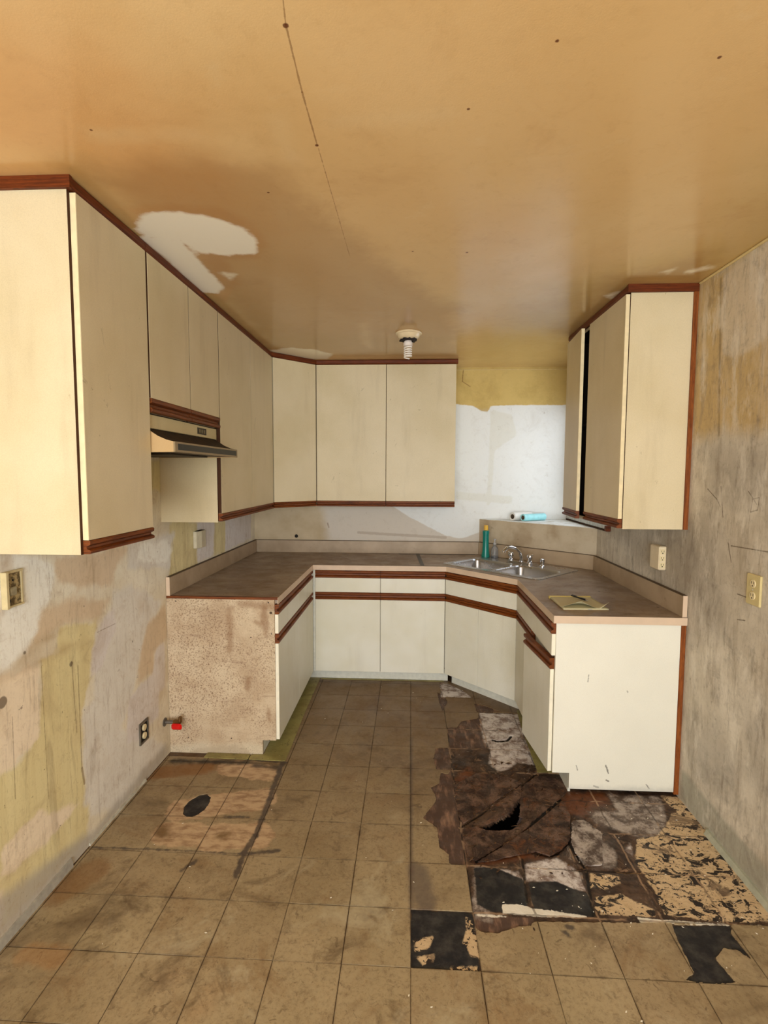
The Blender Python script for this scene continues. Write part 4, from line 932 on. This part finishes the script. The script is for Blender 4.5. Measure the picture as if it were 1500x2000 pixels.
for s in (-.115, .055):
    p = sk(s, .205, .016)
    o = obj('handle', lathe(bmesh.new(), tuple(p), [(.020, 0), (.020, .012), (.013, .018), (.013, .03), (.021, .036), (.023, .05), (.018, .062), (.008, .066)], 16), M_CHR, fau, smooth=True)
    obj('lever', tube(bmesh.new(), [tuple(p+Vector((0, 0, .052))), tuple(p+sd*(.028 if s > 0 else -.028)+Vector((0, 0, .064)))], [.006, .004], 8), M_CHR, o, smooth=True)
spr = thing('side_sprayer', 'short chrome side sprayer right of the faucet', 'sprayer', tuple(sk(.165, .20, .0046)))
obj('collar', lathe(bmesh.new(), tuple(sk(.165, .20, .0048)), [(.024, 0), (.024, .004), (.016, .010)], 16), M_CHR, spr, smooth=True)
obj('spray_head', lathe(bmesh.new(), tuple(sk(.165, .20, .0148)), [(.013, 0), (.015, .02), (.020, .032), (.019, .044), (.010, .05)], 16), M_CHR, spr, smooth=True)

# ------------------------------------------------------------------ THINGS ON THE COUNTER
q = at(948.5, 1088, 'z', CT+.0055); bx, by = float(q[0]), float(q[1]); q0z = CT+.0002
def onz(x, y): return CT+.0006
p = Vector((.628, 4.30, CT+.0006))
b = thing('detergent_bottle', 'tall slim teal plastic bottle with yellow cap behind the sink', 'bottle', tuple(p))
t = NT('teal_plastic', .3, .5); t.col(t.mix(t.noise(9), (4, 128, 112), (6, 112, 100))); t.b.inputs['Subsurface Weight'].default_value = .0
obj('bottle_body', lathe(bmesh.new(), tuple(p), [(.030, 0), (.034, .004), (.034, .02), (.029, .05), (.0255, .10), (.0255, .185), (.028, .21), (.028, .222), (.019, .228)], 24), t.m, b, smooth=True)
obj('cap', lathe(bmesh.new(), tuple(p+Vector((0, 0, .2285))), [(.0175, 0), (.0175, .038), (.015, .041)], 20), plain('yellow_cap_plastic', (226, 176, 60), .4), b, smooth=True)
p = Vector((.700, 4.285, CT+.0006))
b = thing('soap_bottle', 'small clear soap bottle standing beside the tall teal bottle', 'bottle', tuple(p))
t = NT('clear_plastic', .08, .5); t.b.inputs['Transmission Weight'].default_value = .85; t.col((220, 222, 224)); t.b.inputs['IOR'].default_value = 1.3
obj('bottle_body', lathe(bmesh.new(), tuple(p), [(.027, 0), (.030, .004), (.030, .06), (.024, .085), (.012, .098), (.012, .112)], 20), t.m, b, smooth=True)
obj('residue', lathe(bmesh.new(), tuple(p+Vector((0, 0, .001))), [(.026, 0), (.027, .012)], 18), plain('soap_residue', (60, 60, 74), .5), b)
pm = plain('grey_pump_plastic', (176, 172, 168), .4)
o = obj('pump', lathe(bmesh.new(), tuple(p+Vector((0, 0, .1122))), [(.0135, 0), (.0135, .014), (.005, .018), (.005, .034), (.012, .036), (.011, .046)], 16), pm, b, smooth=True)
# rolls on the ledge
def roll(name, label, a, bq, r, m, core):
    a = Vector(a); bq = Vector(bq); b = thing(name, label, 'roll', tuple(a+Vector((0, 0, -r))), 'rolls lying on the corner ledge')
    d = (bq-a).normalized(); Lr = (bq-a).length
    bm = bmesh.new(); prof = [(r*.62, 0), (r, 0), (r, Lr), (r*.62, Lr), (r*.62, 0)]
    rot = Vector((0, 0, 1)).rotation_difference(d).to_matrix().to_4x4(); rot.translation = a; seg = 28; rings = []
    for rr_, h in prof: rings.append([bm.verts.new(rot@Vector((rr_*math.cos(2*math.pi*k/seg), rr_*math.sin(2*math.pi*k/seg), h))) for k in range(seg)])
    for A, Bq in zip(rings, rings[1:]):
        for k in range(seg): bm.faces.new((A[k], A[(k+1) % seg], Bq[(k+1) % seg], Bq[k]))
    bmesh.ops.remove_doubles(bm, verts=bm.verts, dist=1e-5)
    obj('sheet_roll', bm, m, b, smooth=True)
    bm = bmesh.new(); rings = []
    for rr_, h in [(r*.50, -.001), (r*.615, -.001), (r*.615, Lr+.001), (r*.50, Lr+.001), (r*.50, -.001)]: rings.append([bm.verts.new(rot@Vector((rr_*math.cos(2*math.pi*k/seg), rr_*math.sin(2*math.pi*k/seg), h))) for k in range(seg)])
    for A, Bq in zip(rings, rings[1:]):
        for k in range(seg): bm.faces.new((A[k], A[(k+1) % seg], Bq[(k+1) % seg], Bq[k]))
    bmesh.ops.remove_doubles(bm, verts=bm.verts, dist=1e-5)
    obj('core', bm, core, b, smooth=True)
LZ = 1.2222
M_CORE = plain('cardboard_core', (96, 80, 62), .8)
roll('white_roll', 'white roll lying on the corner ledge, left of the pale blue roll', (.850, 4.335, LZ+.034), (1.02, 4.445, LZ+.034), .0335, plain('white_film', (232, 230, 224), .5), M_CORE)
roll('blue_roll', 'pale blue roll lying on the corner ledge, right of the white roll', (.925, 4.285, LZ+.030), (1.125, 4.395, LZ+.030), .0295, plain('blue_film', (160, 224, 230), .4), M_CORE)
# tape on the counter
M_TAPE = plain('grey_tape', (88, 84, 78), .5, var=.12)
def tape(pts, w, label, zo=.0006):
    bm = bmesh.new(); a, b_ = Vector(pts[0]), Vector(pts[1]); d = (b_-a).normalized(); n_ = Vector((-d.y, d.x)); 
    poly_prism(bm, [tuple(a+n_*w), tuple(a-n_*w), tuple(b_-n_*w*.9), tuple(b_+n_*w*.9)], CT+zo, CT+zo+.0007)
    return tag(obj('tape_strip', bm, M_TAPE), label, 'tape')
tape(((.064, 4.46), (.094, 3.875)), .016, 'short grey tape strip across the counter from backsplash to front edge')
tape(((-.10, 4.425), (.56, 4.44)), .013, 'long grey tape strip along the back counter below the backsplash', .0015)
tape(((.725, 4.27), (.83, 4.215)), .010, 'short dark green strip on the counter behind the clear soap bottle', .0006).data.materials[0] = plain('dark_green_strip', (58, 66, 44), .6)
gs = bmesh.new(); a = Vector((.83, 4.29)); b2 = Vector((1.24, 3.905)); d = (b2-a).normalized(); n_ = Vector((-d.y, d.x))*-1
poly_prism(gs, [tuple(a-n_*.0035), tuple(a+n_*.003), tuple(b2+n_*.003), tuple(b2-n_*.0035)], CT+.1085, CT+.122)
tag(obj('trim_strip', gs, plain('mossy_green_strip', (92, 98, 58), .8, var=.25)), 'ragged mossy green strip on top of the backsplash behind the faucet', 'strip')

# legal pad and pen
pad = thing('legal_pad', 'yellow legal pad with curled pages on the right counter', 'notepad', (.895, 2.77, CT+.0005))
PA, PB_, PC_, PD = Vector((.783, 2.905)), Vector((1.008, 2.912)), Vector((1.018, 2.650)), Vector((.788, 2.640))
def bil(u, v): return (PA*(1-u)+PB_*u)*(1-v) + (PD*(1-u)+PC_*u)*v
def page(name, z0, th, m, curl=None, n=16):
    co = []; fs = []
    for k_ in range(2):
        for i in range(n+1):
            for j in range(n+1):
                u, v = i/n, j/n; p = bil(u, v); zz = z0+(th if k_ else 0)
                if curl: dz, sh = curl(u, v); zz += dz; p = p+Vector((sh[0], sh[1]))
                co.append((p.x, p.y, zz))
    N_ = (n+1)**2; I = lambda i, j, k_: k_*N_+i*(n+1)+j
    for i in range(n):
        for j in range(n):
            fs.append((I(i, j, 1), I(i+1, j, 1), I(i+1, j+1, 1), I(i, j+1, 1))); fs.append((I(i, j+1, 0), I(i+1, j+1, 0), I(i+1, j, 0), I(i, j, 0)))
    for i in range(n):
        for (j, s) in ((0, 1), (n, -1)):
            f = (I(i, j, 0), I(i+1, j, 0), I(i+1, j, 1), I(i, j, 1)); fs.append(f if s > 0 else f[::-1])
            f = (I(j, i, 0), I(j, i+1, 0), I(j, i+1, 1), I(j, i, 1)); fs.append(f[::-1] if s > 0 else f)
    me = bpy.data.meshes.new(name); me.from_pydata(co, [], fs); me.update()
    for q_ in me.polygons: q_.use_smooth = True
    return link(name, me, m, pad)
t = NT('yellow_ruled_paper', .7, .2)
k = t.mix(t.noise(8), (212, 204, 166), (198, 188, 150)); wv = t.n('ShaderNodeSeparateXYZ'); t.t.links.new(t.pos(), wv.inputs[0])
k = t.mix(t.rng(t.math('ABSOLUTE', t.math('SUBTRACT', t.math('FRACT', t.math('MULTIPLY', wv.outputs[1], 120)), .5)), .03, .09, .35, 0), k, (120, 140, 160)); t.col(k)
page('cover_board', CT+.0008, .0018, plain('cardboard', (150, 120, 80), .8))
page('page_stack', CT+.0028, .006, t.m)
def curl(u, v):
    s = max(0, v-.55)/.45; left = max(0, 1-abs(u-.42)/.35); right = max(0, (u-.82)/.18)
    return (.002+.034*s**2.2*left+.034*s**2*right + .003*math.sin(v*7+u*5)*v, (-.010*s*(1-u), .05*s*s*max(0, .55-u)))
page('top_page', CT+.0092, .0004, t.m, curl)
bd = bmesh.new(); a = PA+Vector((-.002, .002)); b2 = PB_+Vector((.002, .002))
poly_prism(bd, [tuple(a), tuple(b2), (b2.x, b2.y-.022), (a.x, a.y-.022)], CT+.0007, CT+.0135); obj('binding', bd, plain('yellow_binding', (226, 204, 112), .5), pad)
pen = thing('pen', 'black ballpoint pen lying across the yellow legal pad', 'pen', (.94, 2.83, CT+.016))
a = Vector((.902, 2.893, CT+.0195)); b2 = Vector((.956, 2.775, CT+.020)); d = b2-a
obj('barrel', tube(bmesh.new(), [a, a+d*.05, a+d*.55, a+d*.6, a+d*.88], [.003, .0042, .0042, .0056, .0056], 12), plain('black_plastic', (22, 20, 22), .35), pen, smooth=True)
obj('tip', tube(bmesh.new(), [a+d*.881, a+d*.95, a+d*1.02], [.0052, .003, .0008], 10), M_CHR, pen, smooth=True)
obj('clip', tube(bmesh.new(), [a+d*.03+Vector((0, 0, .006)), a+d*.32+Vector((0, 0, .006))], .0011, 6), plain('dark_clip', (40, 40, 42), .3), pen)

# ------------------------------------------------------------------ RANGE HOOD
hood = thing('range_hood', 'short cream range hood with dark greasy slope under the cabinet', 'range hood', (XL+.2, 2.40, 1.69))
hy0, hy1 = 2.030, 2.772; hx = XL+.002
xf = -.945
prof = [(XF-.004, 1.790), (XF+.016, 1.777), (XF+.045, 1.758), (XF+.080, 1.743), (XF+.112, 1.735)]   # concave slope
M_HOODW = laminate('hood_enamel', (214, 196, 148), amount=.8)
M_HOODS = laminate('hood_side_greasy', (196, 164, 116), (168, 116, 62), 1.6)
t = NT('greasy_hood_top', .75, .3); t.col(t.mix(t.rng(t.noise(26, 5, .75), .4, .62), (54, 38, 16), (34, 22, 10))); t.bump(t.noise(60, 4), .003, .6); M_GRS = t.m
obj('housing', B((hx, hy0, 1.7455), (XF-.006, hy1, 1.849), .0005), M_HOODW, hood)
obj('control_panel', B((XF-.0055, hy0, 1.791), (XF+.002, hy1, 1.846), .001), M_HOODW, hood)
t = NT('switch_plate_dark', .5, .3); t.col((52, 42, 26)); M_SWP = t.m
sp_o = obj('switch_plate', B((XF+.0022, 2.52, 1.803), (XF+.004, 2.63, 1.835), .0005), M_SWP, hood)
for a in (2.535, 2.562, 2.59): obj('switch', B((XF+.0041, a, 1.809), (XF+.0065, a+.018, 1.827), .0008), plain('switch_grey', (116, 100, 66), .5), sp_o)
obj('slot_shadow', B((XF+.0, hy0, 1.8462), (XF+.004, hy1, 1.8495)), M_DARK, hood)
def ext_y(profile, y0, y1):
    bm = bmesh.new(); A = [bm.verts.new((x, y0, z_)) for x, z_ in profile]; Bq = [bm.verts.new((x, y1, z_)) for x, z_ in profile]; n = len(profile)
    for i in range(n): bm.faces.new((A[i], A[(i+1) % n], Bq[(i+1) % n], Bq[i]))
    bm.faces.new(A[::-1]); bm.faces.new(Bq); return bm
xf = XF+.112
obj('canopy_slope', ext_y(prof+[(x, z_-.003) for x, z_ in prof[::-1]], hy0+.002, hy1-.002), M_GRS, hood, smooth=True)
for y0 in (hy0-.0002, hy1-.0018): obj('side_panel', ext_y([(hx, 1.7445), (XF-.006, 1.7445), (XF-.006, 1.7895)]+[(x, z_-.0001) for x, z_ in prof]+[(xf, 1.694), (hx, 1.690)], y0, y0+.002), M_HOODS, hood)
lip = obj('front_lip', B((xf-.004, hy0-.0004, 1.694), (xf+.004, hy1+.0004, 1.736), .0008), plain('lip_metal', (150, 128, 92), .4, .5, .3), hood)
obj('lip_inset', B((xf+.0041, hy0+.025, 1.703), (xf+.0052, hy1-.02, 1.728)), plain('black_trim_band', (44, 40, 28), .5), lip)
obj('underside', B((hx, hy0+.002, 1.696), (xf-.005, hy1-.002, 1.700)), plain('hood_underside', (86, 66, 36), .6, var=.2), hood)
bm = B((hx+.03, 2.2, 1.688), (XF+.02, 2.6, 1.6955), .002); obj('grease_filter', bm, plain('filter_mesh', (60, 48, 30), .6, .4, .5, var=.2), hood)

# ------------------------------------------------------------------ CEILING LAMP HOLDER
lp = thing('ceiling_lampholder', 'bare white porcelain ceiling lampholder with broken rim', 'ceiling light', (-.020, 3.385, ZC))
M_PORC = plain('porcelain', (232, 210, 168), .2, .5, var=.03)
pc = (-.020, 3.385, ZC)
obj('base', lathe(bmesh.new(), pc, [(.083, -.0004), (.086, -.006), (.083, -.011), (.076, -.014), (.068, -.03), (.050, -.042), (.040, -.044)], 40), M_PORC, lp, smooth=True)
bm = bmesh.new(); n = 22; r_in, r_out = .026, .052; top = []; bot = []
for i in range(n):
    a = 2*math.pi*i/n; ro = r_out*(1+.16*math.sin(i*2.7)+.08*math.sin(i*5.1))
    for lst, dz in ((top, -.0442), (bot, -.054)): lst.append((bm.verts.new((pc[0]+r_in*math.cos(a), pc[1]+r_in*math.sin(a), ZC+dz)), bm.verts.new((pc[0]+ro*math.cos(a), pc[1]+ro*math.sin(a), ZC+dz+.003))))
for i in range(n):
    j = (i+1) % n
    bm.faces.new((top[i][0], top[j][0], top[j][1], top[i][1])); bm.faces.new((bot[i][1], bot[j][1], bot[j][0], bot[i][0]))
    bm.faces.new((top[i][1], top[j][1], bot[j][1], bot[i][1])); bm.faces.new((top[j][0], top[i][0], bot[i][0], bot[j][0]))
obj('broken_collar', bm, plain('charred_collar', (34, 26, 22), .8), lp)
blb = thing('fluorescent_bulb', 'white spiral compact fluorescent bulb hanging from the ceiling lampholder', 'light bulb', (pc[0]-.004, pc[1], ZC-.045))
bc = (pc[0]-.004, pc[1], ZC)
M_BW = plain('bulb_white_plastic', (238, 226, 214), .35, var=.02)
obj('ballast', lathe(bmesh.new(), bc, [(.020, -.045), (.024, -.050), (.024, -.058), (.029, -.062), (.029, -.082), (.022, -.086)], 24), M_BW, blb, smooth=True)
pts = []; turns = 5.0; N = 150
for i in range(N+1):
    f = i/N; a = -f*turns*2*math.pi; rr_ = .0235 if f < .93 else .0235*(1-(f-.93)/.07*.8)
    pts.append((bc[0]+rr_*math.cos(a), bc[1]+rr_*math.sin(a), ZC-.090-.070*f - (.0 if f < .93 else (f-.93)/.07*.004)))
obj('spiral_tube', tube(bmesh.new(), pts, .0043, 8), plain('bulb_glass_white', (246, 238, 226), .2, var=.01), blb, smooth=True)

# ------------------------------------------------------------------ OUTLETS, PLATES, VALVE
M_IV = plain('ivory_plastic', (226, 208, 164), .35, var=.03); M_SLOT = plain('outlet_slot_black', (20, 16, 12), .8)
M_IV2 = plain('ivory_plate_plastic', (206, 188, 134), .35, var=.03)
ad = thing('outlet_adapter', 'chunky ivory six-way outlet adapter on the right wall below the upper cabinet', 'outlet', (XR, 2.82, 1.17))
obj('housing', B((XR-.040, 2.768, 1.105), (XR-.0005, 2.872, 1.232), .005), plain('adapter_plastic', (228, 210, 176), .4, var=.03), ad)
for zc in (1.203, 1.168, 1.132):
    fc = obj('receptacle', B((XR-.036, 2.7665, zc-.014), (XR-.008, 2.7685, zc+.014), .0006), M_IV, ad)
    for dx in (-.006, .006): obj('slot', B((XR-.022+dx-.0009, 2.7655, zc-.001), (XR-.022+dx+.0009, 2.7667, zc+.008)), M_SLOT, fc)
    obj('slot', B((XR-.0245, 2.7655, zc-.009), (XR-.0195, 2.7667, zc-.004)), M_SLOT, fc)
ou = thing('wall_outlet', 'ivory duplex outlet plate on the sooty right wall, nearest the camera', 'outlet', (XR, 2.062, 1.16))
obj('cover_plate', B((XR-.010, 2.022, 1.100), (XR-.0005, 2.104, 1.222), .003), M_IV2, ou)
for zc in (1.186, 1.138):
    fc = obj('receptacle', lathe(bmesh.new(), (XR-.0101, 2.063, zc), [(.016, 0), (.016, -.0025), (.015, -.003)], 20, 'x'), M_IV, ou)
    for dy in (-.0065, .0065): obj('slot', B((XR-.0136, 2.063+dy-.001, zc-.001), (XR-.0130, 2.063+dy+.001, zc+.009)), M_SLOT, fc)
    obj('slot', B((XR-.0136, 2.0605, zc-.011), (XR-.0130, 2.0655, zc-.006)), M_SLOT, fc)
obj('screw', lathe(bmesh.new(), (XR-.0101, 2.063, 1.162), [(.003, 0), (.003, -.0012)], 10, 'x'), M_CHR, ou)
# old wall plate on the left, cut by the frame
t = NT('grimy_plate', .6, .3); k = t.mix(t.rng(t.noise(45, 4, .7), .42, .56), (176, 154, 108), (92, 76, 48)); t.col(k)
wp = thing('wall_plate', 'grimy cream wall plate with torn device at left edge of photo', 'outlet', (XL, 1.69, 1.21))
fr0 = bmesh.new()
for a, b_ in (((XL+.0005, 1.645, 1.145), (XL+.022, 1.657, 1.272)), ((XL+.0005, 1.657, 1.264), (XL+.012, 1.735, 1.272)), ((XL+.0005, 1.657, 1.145), (XL+.012, 1.735, 1.152)), ((XL+.0005, 1.727, 1.152), (XL+.010, 1.735, 1.264))): box(fr0, a, b_, .001)
obj('plate_rim', fr0, plain('cream_plate', (206, 188, 142), .5, var=.06), wp)
pl_ = obj('plate_face', B((XL+.0005, 1.658, 1.153), (XL+.006, 1.7265, 1.2635)), t.m, wp)
obj('device', B((XL+.0062, 1.672, 1.185), (XL+.014, 1.702, 1.215), .003), plain('broken_device', (168, 156, 124), .5, var=.2), pl_)
obj('hole', lathe(bmesh.new(), (XL+.0062, 1.692, 1.238), [(.004, 0), (.004, .001)], 10, 'x'), M_SLOT, pl_)
obj('hole', lathe(bmesh.new(), (XL+.0062, 1.672, 1.168), [(.007, 0), (.007, .001)], 10, 'x'), M_SLOT, pl_)
# chime or timer on the left wall above the counter
bx_ = thing('wall_box', 'small wedge-shaped ivory box on the left wall above counter', 'wall box', (XL, 3.25, 1.18))
bm = bmesh.new(); pts = [(XL+.0005, 3.185), (XL+.022, 3.190), (XL+.038, 3.235), (XL+.038, 3.30), (XL+.0005, 3.315)]
poly_prism(bm, pts, 1.128, 1.238); bmesh.ops.bevel(bm, geom=bm.edges[:], offset=.003, segments=1, affect='EDGES'); obj('cover', bm, plain('ivory_box', (202, 190, 160), .5), bx_)
obj('top_vent', B((XL+.006, 3.20, 1.2382), (XL+.032, 3.30, 1.2395)), M_DARK, bx_)
# open outlet box low on the left wall
ob = thing('outlet_box', 'open metal outlet box without cover low on left wall', 'outlet', (XL, 2.52, .265))
mm = plain('galvanized_box', (120, 112, 98), .5, .5, .6, var=.15)
bm = bmesh.new()
for a, b_ in (((XL+.0004, 2.478, .212), (XL+.008, 2.484, .325)), ((XL+.0004, 2.556, .212), (XL+.008, 2.562, .325)), ((XL+.0004, 2.484, .212), (XL+.008, 2.556, .222)), ((XL+.0004, 2.484, .315), (XL+.008, 2.556, .325))): box(bm, a, b_)
obj('box_rim', bm, mm, ob); obj('box_back', B((XL+.0004, 2.484, .222), (XL+.0012, 2.556, .315)), M_SLOT, ob)
bm = bmesh.new()
for zc in (.290, .247): lathe(bm, (XL+.0013, 2.522, zc), [(.017, 0), (.017, .008), (.015, .009)], 18, 'x')
obj('receptacle', bm, M_IV, ob)
# hole plug on the back wall
hp = obj('wall_plug', lathe(bmesh.new(), (-1.006, YB-.0005, 1.056), [(.015, 0), (.015, -.004), (.010, -.006)], 20, 'y'), M_SLOT, smooth=True)
tag(hp, 'round black plug on the back wall just above the backsplash', 'plug')
# gas valve
gv = thing('gas_valve', 'red-handled gas valve on a pipe stub out of left wall', 'valve', (XL, 2.752, .205))
M_PIPE = plain('galvanized_pipe', (118, 112, 104), .45, .5, .7, var=.15); M_BRS = plain('dull_brass', (124, 92, 54), .4, .5, .8, var=.1)
obj('flange', lathe(bmesh.new(), (XL+.0005, 2.75, .205), [(.024, 0), (.024, .003), (.015, .006)], 18, 'x'), M_PIPE, gv, smooth=True)
obj('pipe', tube(bmesh.new(), [(XL+.006, 2.75, .205), (XL+.052, 2.75, .205)], .010, 12), M_PIPE, gv, smooth=True)
obj('valve_body', tube(bmesh.new(), [(XL+.0521, 2.75, .205), (XL+.058, 2.75, .205), (XL+.0585, 2.75, .205), (XL+.085, 2.75, .205), (XL+.090, 2.75, .212), (XL+.090, 2.75, .238)], [.013, .013, .016, .016, .011, .009], 10), M_BRS, gv, smooth=True)
bm = B((XL+.052, 2.712, .176), (XL+.112, 2.730, .212), .009); obj('handle', bm, plain('red_handle', (206, 16, 12), .35), gv, label='red handle')

for o in bpy.data.objects:
    if o.get('category') == 'cabinet': o['group'] = 'upper wall cabinets' if o.name.startswith('upper') else 'base cabinets round the counter'
